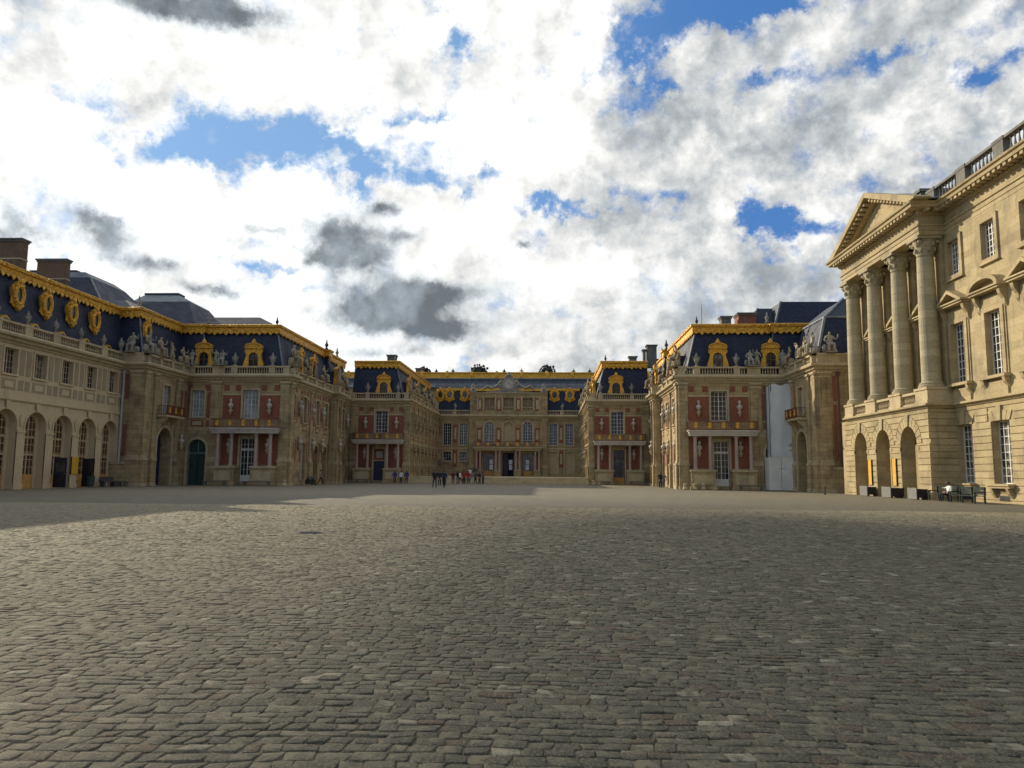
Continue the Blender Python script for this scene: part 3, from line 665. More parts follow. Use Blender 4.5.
    bust(A, Fps, 1.5, .05, 4.6, 1.1); bust(A, Fr2, 1.3, .02, 8.4, 1.1); bust(A, Fr2, 5.2, .02, 8.4, 1.1); bust(A, FBs, 7.9, .02, 4.2, 1.0); bust(A, Fr2, 1.3, .02, 4.4, 1.0)
    # balustrade along the roof edge
    bl = MB('smooth_stone'); z0, z1 = 12.08, 13.02
    balustrade(bl, FB, 0, 7.5, .12, z0, z1, (.35, 3.0), blank=((.6, 2.7),)); balustrade(bl, FBs, .1, 9.3, .12, z0, z1, (.3, 2.6, 5.0, 7.4), pw=.5)
    balustrade(bl, F1, 0, 11.3, .12, z0, z1, (.4, 2.0, 6.2, 11.0), pw=.66, blank=((7.3, 8.7),)); balustrade(bl, Fc, .1, 1.5, .12, z0, z1, (.4,))
    balustrade(bl, Fr_, 0, 17, .12, z0, z1, (2.6, 6.0, 9.6, 13.2, 16.6), pw=.8); balustrade(bl, Fps, -.1, 3.0, .12, z0, z1, (.4, 2.6)); balustrade(bl, Fr2, 0, 6.7, .12, z0, z1, (2.2, 5.5))
    bl.box(Fp, .1, .9, -.05, .29, z0, z1)
    obj('balustrade', bl, A)
    # mansard roof with gilded cresting
    if s < 0: R_ = [(46, 73.2), (32.5, 73.2), (32.5, 82.1), (29.9, 82.1), (29.9, 82.5), (21.5, 82.5), (21.5, 100), (20.9, 100), (20.9, 104.5), (21.7, 104.5), (21.7, 113)]
    else: R_ = [(46, 82.1), (29.9, 82.1), (29.9, 82.5), (21.5, 82.5), (21.5, 100), (20.9, 100), (20.9, 104.5), (21.7, 104.5), (21.7, 113)]
    rf = MB('slate'); rf.sweep(R_, [(-.75, 12.0), (-.75, 13.0), (-1.9, 17.2), (-1.95, 17.85), (-5.4, 19.62 if s < 0 else 18.1), (-9.0, 19.7 if s < 0 else 18.15), (-9.0, 12.0)], s)
    if s > 0:
        q = lambda h, y, z: (AX+s*h, y, z)
        rf.frust([q(32.9, 74.0, 12.6), q(45, 74.0, 12.6), q(45, 82.5, 12.6), q(32.9, 82.5, 12.6)], [q(34.4, 75.8, 17.0), q(45, 75.8, 17.0), q(45, 82.5, 17.0), q(34.4, 82.5, 17.0)])
        rf.frust([q(34.4, 75.8, 17.0), q(45, 75.8, 17.0), q(45, 86, 17.0), q(34.4, 86, 17.0)], [q(37.5, 79, 19.6), q(45, 79, 19.6), q(45, 84, 19.6), q(37.5, 84, 19.6)], 'dark_slate')
    q = lambda h, y, z: (AX+s*h, y, z)
    top = 23.0 if s < 0 else 21.4; hh = (38.5, 42.4) if s < 0 else (33.7, 46)
    if s < 0:
        rf.frust([q(32.8, 84, 17.8), q(46, 84, 17.8), q(46, 96, 17.8), q(32.8, 96, 17.8)], [q(35.9, 88.5, 21.7), q(43, 88.5, 21.7), q(43, 94, 21.7), q(35.9, 94, 21.7)], 'slate')
        rf.frust([q(35.9, 88.5, 21.7), q(43, 88.5, 21.7), q(43, 94, 21.7), q(35.9, 94, 21.7)], [q(38.3, 90.5, 23.0), q(42.4, 90.5, 23.0), q(42.4, 92, 23.0), q(38.3, 92, 23.0)], 'zinc')
        rf.box(Fr(0, 0, (1, 0), (0, 1), s), 38.2, 42.5, 90.4, 92.1, 23.0, 23.2, 'dark_slate')
    else:
        rf.frust([q(32.6, 86.5, 17.8), q(46, 86.5, 17.8), q(46, 97, 17.8), q(32.6, 97, 17.8)], [q(33.9, 88.2, 21.4), q(46, 88.2, 21.4), q(46, 95, 21.4), q(33.9, 95, 21.4)], 'slate')
        rf.frust([q(30.2, 88.5, 18.5), q(33, 88.5, 18.5), q(33, 96, 18.5), q(30.2, 96, 18.5)], [q(31.8, 90, 21.0), q(33.5, 90, 21.0), q(33.5, 95, 21.0), q(31.8, 95, 21.0)], 'dark_slate')
    ro = obj('roof', rf, A)
    gb = MB('gold_ornament'); goldband(gb, R_, 17.0, 18.0, -1.55, s)
    for i in range(len(R_)-1):
        p, q2 = R_[i], R_[i+1]; F, L = pathframe(p, q2, s)
        if L < 1.5: continue
        # inset ends where the roof turns
        a = 0 if i == 0 else 1.4 if True else 0
        conv = lambda i: 0 < i < len(R_)-1 and ((R_[i][0]-R_[i-1][0])*(R_[i+1][1]-R_[i][1])-(R_[i][1]-R_[i-1][1])*(R_[i+1][0]-R_[i][0])) < 0
        a = 1.62 if conv(i) else (-1.62 if 0 < i else 0); b = 1.62 if conv(i+1) else (-1.62 if i+1 < len(R_)-1 else 0)
        pendants(gb, F, a, L-b, -1.6, 17.18)
    obj('gold_cresting', gb, A)
    # hip rolls
    def hip(par, p, q_, r_): m = MB('zinc'); m.tube(p, q_, r_, None, 8); obj('hip_roll', m, par)
    for (h, y) in ((21.5, 82.5), (29.9, 82.1))+(((32.5, 73.2),) if s < 0 else ()):
        hip(A, (AX+s*(h+.75), y+.75, 13.0), (AX+s*(h+1.9), y+1.9, 17.2), .08)
    if s > 0:
        for p_, q_, r_ in (((32.9, 74.0, 12.7), (34.4, 75.8, 17.05), .16), ((34.4, 75.8, 17.05), (45, 75.8, 17.05), .13), ((34.4, 75.8, 17.05), (37.5, 79, 19.65), .13), ((34.4, 75.8, 17.05), (34.4, 82, 17.05), .13), ((32.6, 86.5, 17.9), (33.9, 88.2, 21.4), .14), ((30.2, 88.5, 18.6), (31.8, 90, 21.0), .12)):
            hip(A, (AX+p_[0],)+p_[1:], (AX+q_[0],)+q_[1:], r_)
    dormer(A, F1, 4.4, -.55, 12.9, 2.3, 3.1); dormer(A, F1, 9.95, -.35, 12.9, 2.25, 3.1, glass='glass_dark')
    dormer(A, Fr_, 4.3, -.15, 13.0, 2.0); dormer(A, Fr_, 9.4, -.15, 13.0, 2.0); dormer(A, Fps, 1.5, -.45, 13.0, 2.0)
    if s < 0: oeil(A, FBs, 2.4, -1.35, 15.6)
    fh = 1.1
    finial(A, AX+s*23.6, 84.6, 17.95, .95, 'bronze_dark'); finial(A, AX+s*30.9, 83.2, 17.95, 1.1); finial(A, AX+s*22.8, 101.4, 17.95, 1.25, 'bronze_dark'); finial(A, AX+s*23.2, 108, 17.95, 1.2, 'sculpted_stone')
    if s < 0: finial(A, AX+s*34.6, 75.2, 17.95, 1.25)
    if s > 0:
        chimney(A, 19.75, 20.85, 88, 89.2, 18, 19.4, 'grimy_stone', False); chimney(A, 21.7, 23.7, 88, 90, 18, 19.8, 'brick_red', False)
        mm = MB('zinc_dark'); mm.tube((16.9, 85, 17.9), (16.9, 85, 20.2), .04); mm.tube((16.9, 85, 20.2), (16.9, 85, 20.5), .02); obj('lightning_rod', mm, A)
    # ---------------- inner pavilion
    locB = (AX+s*17, 125, 0)
    Bq = thing('brick_pavilion', locB, ('inner brick palace pavilion left of the steps, with a navy blue doorway under its porch' if s < 0 else
               'inner brick palace pavilion right of the steps, with a tall chimney above its gilded roof'), 'palace pavilion', 'brick and stone pavilions round the court')
    F2 = Fr(13.1, 110.8, (1, 0), (0, -1), s); Fs = Fr(13.1, 110.8, (0, 1), (-1, 0), s)
    w = MB('palace_stone')
    wall(w, F2, 0, 8.8, -.3, 6.1, -.6, 0, [(3.4, 5.0, .3, 4.9, False)]); wall(w, F2, 0, 8.8, 6.1, 11.3, -.6, 0, [(3.1, 4.9, 7.2, 10.4, False)])
    cs = [2.3+3.72*i for i in range(8)]
    wall(w, Fs, .6, 30.2, -.3, 6.1, -.6, 0, [(c-.7, c+.7, 1.6, 5.2, False) for c in cs]); wall(w, Fs, .6, 30.2, 6.1, 11.3, -.6, 0, [(c-.7, c+.7, 7.2, 10.4, False) for c in cs])
    for a, b in ((.75, 2.85), (5.15, 7.4)): w.box(F2, a, b, 0, .03, 7.2, 9.75, B); w.box(F2, a+.02, b-.02, 0, .02, 2.2, 5.4, B); w.box(F2, a-.06, b+.06, 0, .07, 9.75, 9.92, 'smooth_stone')
    for a in (.85, 2.2, 5.2, 6.7): w.box(F2, a, a+.6, 0, .03, 10.35, 10.95, B)
    surround(w, F2, 3.1, 4.9, 7.2, 10.4, 0, .1, .2); surround(w, F2, 3.4, 5.0, .3, 4.9, 0, .1, .18, sill=False)
    w.box(F2, .6, 2.9, 0, .2, -.3, 2.15); w.box(F2, 5.2, 8.4, 0, .12, -.3, 2.15)
    for c in cs:
        surround(w, Fs, c-.7, c+.7, 7.2, 10.4, 0, .1, .16); surround(w, Fs, c-.7, c+.7, 1.6, 5.2, 0, .1, .16)
        for dd in (-1.4, 1.0): w.box(Fs, c+dd, c+dd+.4, 0, .03, 7.1, 10.2, B); w.box(Fs, c+dd, c+dd+.4, 0, .03, 2.2, 5.2, B)
        w.box(Fs, c-.6, c+.6, 0, .03, 6.3, 6.9, B); w.box(Fs, c-.4, c+.4, .03, .06, 6.42, 6.78, 'smooth_stone')
    w.box(Fs, .3, 30.2, 0, .1, 5.7, 5.95, 'smooth_stone'); w.box(Fs, .3, 30.2, 0, .15, -.3, 1.55)
    obj('wall', w, Bq)
    P2 = [(22.7, 110.8), (13.1, 110.8), (13.1, 141.2)]
    c = MB('smooth_stone'); c.sweep(P2, CORN, s)
    for i in range(2):
        F, L = pathframe(P2[i], P2[i+1], s)
        for j in range(int(L/.42)): u = .3+j*.42; c.box(F, u-.09, u+.09, .16, .36, 11.53, 11.70)
    obj('cornice', c, Bq)
    for F, a, b in ((F2, .03, .62), (F2, 7.6, 8.5), (Fs, .1, .6))+tuple((Fs, c+1.62, c+2.1) for c in cs[:7]): pilaster(Bq, F, a, b, 3, 11.3)
    window(Bq, F2, 3.1, 4.9, 7.2, 10.4, -.28, 4, 6)
    if s < 0:
        d = MB('door_blue'); d.box(F2, 3.35, 5.05, -.5, -.35, -.3, 3.1); d.box(F2, 4.17, 4.23, -.35, -.31, 0, 3.1, 'door_dark'); d.box(F2, 3.35, 5.05, -.5, -.25, 3.1, 3.3, 'smooth_stone'); d.box(F2, 3.35, 5.05, -.5, -.3, 3.3, 4.95, B); d.box(F2, 3.7, 4.7, -.3, -.24, 3.55, 4.5, 'pink_marble'); dd = obj('door', d, Bq); dd['label'] = 'navy blue double door'
    else: window(Bq, F2, 3.4, 5.0, .3, 4.9, -.3, 4, 7, frame='door_brown', name='glazed_door', transom=(3.8,), low=1.0)
    for cc in cs: window(Bq, Fs, cc-.7, cc+.7, 7.2, 10.4, -.3, 4, 6); window(Bq, Fs, cc-.7, cc+.7, 1.6, 5.2, -.3, 4, 6)
    portico(Bq, F2, (1.25, 2.85, 5.65, 7.2), .8, 7.65, 1.2)
    for u in (1.75, 6.3): bust(Bq, F2, u, .05, 8.2, 1.05); bust(Bq, F2, u, .05, 3.9, 1.0)
    for c in cs[:7]: bust(Bq, Fs, c+1.86, .12, 8.3, .85, 'tan_sculpture'); bust(Bq, Fs, c+1.86, .12, 4.3, .85, 'tan_sculpture')
    bl = MB('smooth_stone'); balustrade(bl, F2, 0, 8.7, .12, z0, z1, (.4, 1.6, 6.1, 8.2), pw=.6); balustrade(bl, Fs, .1, 30, .12, z0, z1, (3.9, 7.6, 11.3, 15, 18.8, 22.5, 26.2), pw=.7, step=.32); obj('balustrade', bl, Bq)
    R2 = [(21.7, 110.8), (13.5, 110.8), (13.5, 143)]
    rf = MB('slate'); rf.sweep(R2, [(-.75, 12.0), (-.75, 13.0), (-1.9, 17.2), (-1.95, 17.85), (-4.4, 18.0), (-8.0, 18.0), (-8.0, 12.0)], s); obj('roof', rf, Bq)
    gb = MB('gold_ornament'); goldband(gb, R2, 17.0, 18.02, -1.5, s)
    F, L = pathframe(R2[0], R2[1], s); pendants(gb, F, 0, L-1.62, -1.6, 17.18); F, L = pathframe(R2[1], R2[2], s); pendants(gb, F, 1.62, L, -1.6, 17.18); obj('gold_cresting', gb, Bq)
    hip(Bq, (AX+s*14.25, 111.55, 13.0), (AX+s*15.4, 112.7, 17.2), .09)
    dormer(Bq, F2, 3.9, -.55, 12.9, 2.4, 3.15)
    for c in (4.2, 11.6, 19.1): dormer(Bq, Fs, c, -.9, 13.0, 2.0)
    finial(Bq, AX+s*15.6, 112.9, 17.95, 1.0, 'bronze_dark')
    if s > 0:
        chimney(Bq, 15.05, 16.5, 118, 119.5, 17.9, 21.1, 'grimy_stone', False); chimney(Bq, 14.45, 14.85, 118.2, 119.2, 17.9, 20.4, 'grimy_stone', False); chimney(Bq, 12.1, 13.2, 116, 117, 17.9, 19.0, 'grimy_stone', False); chimney(Bq, 16.7, 18.4, 118.2, 119.2, 17.9, 18.9, 'dark_slate', False)
    else: chimney(Bq, -25.4, -24.1, 118, 119.2, 17.9, 19.5, 'grimy_stone', False)
    # ---------------- loose ornaments standing on the balustrades
    W = 'left' if s < 0 else 'right'
    def top_of(F, u, n=.12, z=13.055): return F.P(u, n, z)
    urn(top_of(F1, 2.0), 'pale stone urn on the outer %s pavilion balustrade, nearest the court corner' % W, 'stone urns on the balustrades')
    urn(top_of(F1, 6.2), 'pale stone urn on the outer %s pavilion balustrade, between the two gilded dormers' % W, 'stone urns on the balustrades')
    urn(top_of(F2, 1.6), 'pale stone urn on the inner %s pavilion balustrade, on the court-centre side of its dormer' % W, 'stone urns on the balustrades')
    urn(top_of(F2, 6.1), 'pale stone urn on the inner %s pavilion balustrade, on the outer side of its dormer' % W, 'stone urns on the balustrades')
    G = 'statues on the balustrades'
    fz = 0
    for j, (uu, kd, lb) in enumerate(((7.65, 'seated', 'grey seated statue on the outer %s pavilion, first of the pair between dormers' % W), (8.4, 'stand', 'grey standing statue on the outer %s pavilion, second of the pair between dormers' % W), (11.1, 'seated', 'grey seated statue at the inner angle between outer %s pavilion and its end block' % W))):
        statue(kd, 'sculpted_stone', top_of(F1, uu), 0, .92, lb, G)
    rs = -s*PI/2
    names = ('corner nearest the camera', 'second from the near corner', 'third from the near corner', 'fourth from the near corner')
    T = 'tan_sculpture'
    sset = [(Fc, .55, 'seated', 1.25), (Fr_, 2.6, 'stand', 1.15), (Fr_, 6.0, 'seated', 1.1), (Fr_, 9.6, 'stand', 1.05), (Fr_, 13.2, 'seated', 1.1), (Fps, .5, 'stand', 1.25), (Fps, 2.6, 'seated', 1.2)]
    od = ('first', 'second', 'third', 'fourth', 'fifth', 'sixth', 'seventh')
    for j, (F, u, kd, sc) in enumerate(sset): statue(kd, T, top_of(F, u), rs, sc, 'tan %s statue along the outer %s court wall, %s counting from the camera' % ('seated' if kd == 'seated' else 'standing', W, od[j]), G)
    for j, u in enumerate((.4, 3.9, 7.6, 11.3, 15.0, 18.8, 22.5)):
        statue('seated' if j % 2 else 'stand', T, top_of(Fs, u), rs, 1.1, 'tan weathered statue on the inner %s court wall, %s from the camera' % (W, od[j]), G)
    es = [(FBs, .3, 'seated', 1.1), (FBs, 2.6, 'seated', 1.05), (FBs, 5.0, 'stand', .95), (FBs, 7.4, 'seated', .95)]
    for j, (F, u, kd, sc) in enumerate(es): statue(kd, T if j else 'sculpted_stone', top_of(F, u), rs, sc, 'weathered %s statue on the %s end block side rail, %s from the camera' % ('seated' if kd == 'seated' else 'standing', W, od[j]), G)
    statue('seated', 'sculpted_stone', top_of(FB, 1.3), 0, 1.05, 'grey seated statue on the front balustrade of the %s end block' % W, G)

# ------------------------------------------------------------------ centre block with the clock
CX = -7.5
Cn = thing('clock_pavilion', (CX, 145, .9), 'central palace front with clock, three arched windows and columned porch', 'palace building')
FC = Fr(CX, 141, (1, 0), (0, -1)); FP = Fr(CX, 140.5, (1, 0), (0, -1))
w = MB('palace_stone')
lw = [-11.3, -8.3]; rw = [8.2, 11.15]
for sg, cc in ((-1, lw), (1, rw)):
    a, b = (-13.4, -7.2) if sg < 0 else (7.2, 13.3)
    wall(w, FC, a, b, 0, 6.0, -.6, 0, [(c-.75, c+.75, 3.6, 5.35, False) if sg < 0 else (c-.85, c+.85, 1.4, 5.4, False) for c in cc]); wall(w, FC, a, b, 6.0, 11.3, -.6, 0, [(c-.75, c+.75, 6.55, 10.55, False) for c in cc])
    for c in cc: surround(w, FC, c-.75, c+.75, 6.55, 10.55, 0, .1, .18)
    for c in cc: (surround(w, FC, c-.75, c+.75, 3.6, 5.35, 0, .1, .16) if sg < 0 else surround(w, FC, c-.85, c+.85, 1.4, 5.4, 0, .1, .16, sill=False))
    m_ = sum(cc)/2; w.box(FC, m_-.38, m_+.38, 0, .03, 2.6, 5.6, 'brick_red'); w.box(FC, m_-.38, m_+.38, 0, .03, 7.0, 10.3, 'brick_red'); w.box(FC, m_-.2, m_+.2, .03, .08, 3.2, 5.0, 'smooth_stone'); w.box(FC, m_-.2, m_+.2, .03, .08, 7.6, 9.8, 'smooth_stone')
    w.box(FC, a, b, 0, .12, 5.85, 6.1, 'smooth_stone')
ow = [(-3.55-.9, -3.55+.9, 6.9, 10.85, True), (-.9, .9, 6.9, 10.85, True), (3.55-.9, 3.55+.9, 6.9, 10.85, True)]
wall(w, FP, -7.2, 7.2, 0, 6.0, -.6, 0, [(-4.5, -2.6, 1.0, 5.0, False), (-1.05, 1.05, .9, 5.2, False), (2.6, 4.5, 1.0, 5.0, False)]); wall(w, FP, -7.2, 7.2, 6.0, 11.3, -.6, 0, ow)
for a, b, z_, zt, _ in ow: surround(w, FP, a, b, z_, zt, 0, .12, .22, arch=True)
for u in (-5.3, -1.78, 1.78, 5.3): w.box(FP, u-.4, u+.4, 0, .04, 7.1, 9.8, 'brick_red'); w.box(FP, u-.25, u+.25, .04, .09, 7.6, 9.3, 'smooth_stone')
for u in (-5.3, 5.3): w.box(FP, u-.5, u+.5, 0, .04, 1.2, 5.3, 'brick_red')
# attic
wall(w, FP, -7.15, 7.15, 12.1, 15.85, -1.2, -.15, [(c-.95, c+.95, 12.95, 15.3, False) for c in (-3.55, 0, 3.55)])
for u in (-5.3, -1.78, 1.78, 5.3): w.box(FP, u-.42, u+.42, -.15, -.1, 12.9, 15.2, 'brick_red'); w.box(FP, u-.24, u+.24, -.1, -.06, 13.2, 14.9, 'smooth_stone')
obj('wall', w, Cn)
pc = [(-13.2, 141), (-7.2, 141), (-7.2, 140.5), (7.2, 140.5), (7.2, 141), (13.2, 141)]
pth = [(-(x), y) for x, y in pc]      # walked so that the court lies on the left hand
pth = [(CX+x, y) for x, y in [(13.2, 141), (7.2, 141), (7.2, 140.5), (-7.2, 140.5), (-7.2, 141), (-13.2, 141)]]
c = MB('smooth_stone'); c.sweep(pth, CORN)
c.sweep([(CX+7.15, 140.65), (CX-7.15, 140.65)], [(0, 15.85), (.1, 15.85), (.2, 16.0), (.35, 16.1), (.35, 16.22), (0, 16.22)])
for j in range(34): c.box(FP, -7.1+j*.43, -6.92+j*.43, .16, .36, 11.53, 11.70)
obj('cornice', c, Cn)
for u in (-6.75, 6.75): pilaster(Cn, FP, u-.42, u+.42, 3, 11.3)
for u in (-6.7, -5.3+1.0, -1.78-.65, 1.78+.65, 5.3-1.0, 6.7):
    pass
for cc in lw: window(Cn, FC, cc-.75, cc+.75, 6.55, 10.55, -.3, 4, 7); window(Cn, FC, cc-.75, cc+.75, 3.6, 5.35, -.3, 3, 3)
for cc in rw: window(Cn, FC, cc-.75, cc+.75, 6.55, 10.55, -.3, 4, 7); window(Cn, FC, cc-.85, cc+.85, 1.4, 5.4, -.25, 4, 7, glass='shutter_beige', frame='shutter_beige', name='shuttered_window', label='closed beige shuttered window')
for i, (a, b, z_, zt, _) in enumerate(ow): window(Cn, FP, a, b, z_, zt, -.3, 4, 7, arch=True, glass='shutter_beige' if i == 1 else 'glass_dark', frame='shutter_beige' if i == 1 else 'frame_white')
for cc in (-3.55, 0, 3.55): window(Cn, FP, cc-.95, cc+.95, 12.95, 15.3, -.5, 4, 4, frame='shutter_beige', glass='shutter_brown')
for a, b in ((-4.5, -2.6), (2.6, 4.5)): window(Cn, FP, a, b, 1.0, 5.0, -.3, 4, 6, frame='door_brown', name='glazed_door', low=1.9)
d = MB('door_dark'); d.box(FP, -1.05, -.05, -.6, -.5, .9, 5.2); d.box(FP, -1.05, 1.05, -3.0, -2.9, .9, 5.2); d.box(FP, .95, 1.05, -1.6, -.5, .9, 5.2, 'door_brown'); obj('door', d, Cn)
for a in (-3.4, .15, 3.2):
    g = MB('glass_pale'); g.box(FP, a, a+.62, -.27, -.24, 2.1, 3.0); g.box(FP, a, a+.62, -.27, -.24, 3.1, 3.9); obj('garden_window', g, Cn)
mb = MB('smooth_stone'); cols = (-5.65, -5.0, -2.15, -1.5, 1.5, 2.15, 5.0, 5.65)
mb.box(FP, -6.0, 6.0, 0, 1.7, 5.55, 5.8); mb.box(FP, -6.15, 6.15, 0, 1.85, 5.8, 6.0); mb.box(FP, -6.3, 6.3, 0, 2.0, 6.0, 6.2)
p = obj('portico', mb, Cn)
for u in (-5.32, -1.82, 1.82, 5.32): mb = MB('palace_stone'); mb.box(FP, u-.62, u+.62, .9, 1.75, .7, 1.9); mb.box(FP, u-.68, u+.68, .85, 1.8, 1.9, 2.02, 'smooth_stone'); obj('pedestal', mb, p)
for c_ in cols:
    x, y, _ = FP.P(c_, 1.32, 0); cm = MB('pink_marble'); column(cm, x, y, 2.03, 5.54, .2, 'pink_marble', 12, .42); obj('column', cm, p)
r = MB('iron_dark'); railing(r, FP, -6.2, 6.2, 1.9, 6.2, 7.2, 7); obj('railing', r, p)
bl = MB('smooth_stone')
for a, b, pr in ((-13.2, -7.3, (-10.0,)), (7.3, 13.2, (9.8,))): balustrade(bl, FC, a, b, -.1, 12.08, 13.02, pr)
for cc in (-3.55, 0, 3.55):
    for j in range(7): x, y, _ = FP.P(cc-.75+j*.25, -.3, 0); baluster(bl, x, y, 12.95, .6)
    bl.box(FP, cc-.95, cc+.95, -.4, -.2, 13.5, 13.62)
for u in (-5.7, -4.6, -2.4, -1.2, 1.2, 2.4, 4.6, 5.7): bl.box(FP, u-.09, u+.09, -.15, .02, 12.9, 15.7)
obj('balustrade', bl, Cn)
rf = MB('slate'); q = lambda x, y, z: (x, y, z)
for x0, x1 in ((CX-13.2, CX-7.0), (CX+7.0, CX+13.2)): rf.frust([q(x0, 142, 12.3), q(x1, 142, 12.3), q(x1, 150, 12.3), q(x0, 150, 12.3)], [q(x0, 143.6, 17.3), q(x1, 143.6, 17.3), q(x1, 150, 17.3), q(x0, 150, 17.3)])
rf.box(Fr(0, 0, (1, 0), (0, 1)), CX-7.1, CX+7.1, 141.7, 149, 12.2, 16.4, 'dark_slate')
rf.box(Fr(0, 0, (1, 0), (0, 1)), CX-14, CX+14, 143.3, 150, 17.3, 18.0, 'zinc')
obj('roof', rf, Cn)
gb = MB('gold'); FG = Fr(CX, 143.45, (1, 0), (0, -1))
for a, b in ((-13.2, -7.2), (7.2, 13.2)): gb.box(FG, a, b, -.2, .2, 16.95, 17.3); pendants(gb, FG, a, b, .1, 17.0, .5, .3)
gb.box(FG, -7.2, 7.2, 0, .2, 16.8, 17.3)
obj('gold_cresting', gb, Cn)
for u in (-11.25, -8.35, 8.45, 11.3, -13.0): oeil(Cn, FG, u, .62, 16.0, .78, 1.12)
# clock and reclining figures
ck = MB('sculpted_stone'); x, y, _ = FP.P(0, -.3, 0)
FK = Fr(CX, 140.9, (1, 0), (0, -1))
ck.prism(FK, [(1.35*math.cos(2*PI*i/24), 17.75+1.35*math.sin(2*PI*i/24)) for i in range(24)], -.5, .25); ck.prism(FK, [(-1.7, 16.2), (1.7, 16.2), (1.1, 17.2), (-1.1, 17.2)], -.5, .2)
for du, dz, r_ in ((0, 1.75, .42), (-.45, 1.5, .3), (.45, 1.5, .3), (0, 2.2, .22), (-1.35, .5, .4), (1.35, .5, .4)): ck.blob((CX+du, 140.9, 17.75+dz), r_, r_*.8, r_, None, 6, .15)
ck.prism(FK, [(-5.0, 16.2), (-1.4, 16.2), (-1.2, 17.3), (-1.9, 16.7), (-4.0, 16.45)], -.4, .1); ck.prism(FK, [(5.0, 16.2), (1.4, 16.2), (1.2, 17.3), (1.9, 16.7), (4.0, 16.45)], -.4, .1)
k_ = obj('clock_surround', ck, Cn)
cf = MB('clock_face'); cf.prism(FK, [(.85*math.cos(2*PI*i/24), 17.75+.85*math.sin(2*PI*i/24)) for i in range(24)], .25, .30)
for i in range(12): a = 2*PI*i/12; cf.prism(FK, [(.68*math.sin(a)-.04, 17.75+.68*math.cos(a)-.07), (.68*math.sin(a)+.04, 17.75+.68*math.cos(a)-.07), (.68*math.sin(a)+.04, 17.75+.68*math.cos(a)+.07), (.68*math.sin(a)-.04, 17.75+.68*math.cos(a)+.07)], .30, .32, 'dark_box')
cf.prism(FK, [(-.03, 17.75), (.03, 17.75), (.02, 18.3), (-.02, 18.3)], .32, .34, 'dark_box'); cf.prism(FK, [(0, 17.72), (.36, 17.95), (.34, 17.99), (0, 17.78)], .34, .36, 'dark_box')
obj('clock_face', cf, k_)
G = 'statues on the balustrades'
def recl(sg):
    V = [(0, 0, .45), (.35*sg, 0, .75), (.75*sg, .0, 1.15), (.9*sg, -.02, 1.42), (.95*sg, -.05, 1.6), (.97*sg, -.05, 1.72)]; R = [(.3, .26), (.26, .2), (.28, .2), (.09, .09), (.14, .14), (.1, .1)]
    E = [(i, i+1) for i in range(5)]
    for d in (-1, 1): k = len(V); V += [(-.3*sg, -.1*d, .5), (-.95*sg, -.12*d, .75+.1*d), (-1.6*sg, -.12*d, .25)]; R += [.2, .15, .1]; E += [(0, k), (k, k+1), (k+1, k+2)]
    for d in (-1, 1): k = len(V); V += [(.7*sg, -.26*d, 1.2), (.75*sg, -.35*d, .85), ((1.15 if d > 0 else .4)*sg, -.35*d, .95)]; R += [.11, .09, .07]; E += [(2, k), (k, k+1), (k+1, k+2)]
    return skin_mesh('reclining_figure', V, E, R, lambda c: 'sculpted_stone')
for sg in (-1, 1):
    o = bpy.data.objects.new('statue', recl(-sg)); COL.objects.link(o); o.location = (CX+sg*2.75, 140.6, 16.4); o.scale = (1.3,)*3
    tag(o, 'large grey reclining statue leaning against the %s side of the clock' % ('left' if sg < 0 else 'right'), 'statue', G)
    statue('seated', 'sculpted_stone', (CX+sg*6.5, 140.8, 16.22), 0, .95, 'grey seated statue on the %s end of the clock attic' % ('left' if sg < 0 else 'right'), G)
    urn(FC.P(sg*9.9, -.1, 13.06), 'small stone urn on the balustrade %s of the central clock front' % ('left' if sg < 0 else 'right'), 'stone urns on the balustrades', .9)
# long gallery behind
Gl = thing('gallery_wing', (CX, 158, 0), 'long gallery roof with gilded ridge rising behind the clock front', 'palace building')
F0 = Fr(0, 0, (1, 0), (0, 1))
m = MB('smooth_stone'); m.box(F0, -45, 30, 152, 170, 0, 18.6); obj('wall', m, Gl)
m = MB('zinc_dark'); m.frust([(-46, 150.5, 18.3), (31, 150.5, 18.3), (31, 170, 18.3), (-46, 170, 18.3)], [(-46, 151.5, 19.2), (31, 151.5, 19.2), (31, 168, 19.2), (-46, 168, 19.2)], 'zinc')
m.box(F0, -46, 31, 151.8, 167, 19.2, 20.0); m.box(F0, -46, 31, 151.3, 167, 20.0, 20.25, 'zinc'); m.frust([(-46, 153, 21.2), (31, 153, 21.2), (31, 167, 21.2), (-46, 167, 21.2)], [(-46, 157, 21.6), (31, 157, 21.6), (31, 163, 21.6), (-46, 163, 21.6)], 'dark_slate'); obj('roof', m, Gl)
m = MB('gold_ornament'); m.sweep([(31, 152), (-46, 152)], [(-.5, 20.1), (.15, 20.1), (.2, 20.3), (.12, 20.5), (.12, 21.15), (.32, 21.3), (.3, 21.5), (-.5, 21.5)])
for i in range(18):
    x = CX-38+i*5.0; m.blob((x, 151.9, 21.0), .5, .25, .75, 'gold', 6, .15)
obj('gold_cresting', m, Gl)
for x in (-27.6, -21.6): chimney(Gl, x, x+1.6, 156, 157.5, 21.3, 22.6, 'grimy_stone', False) if x < -25 else None
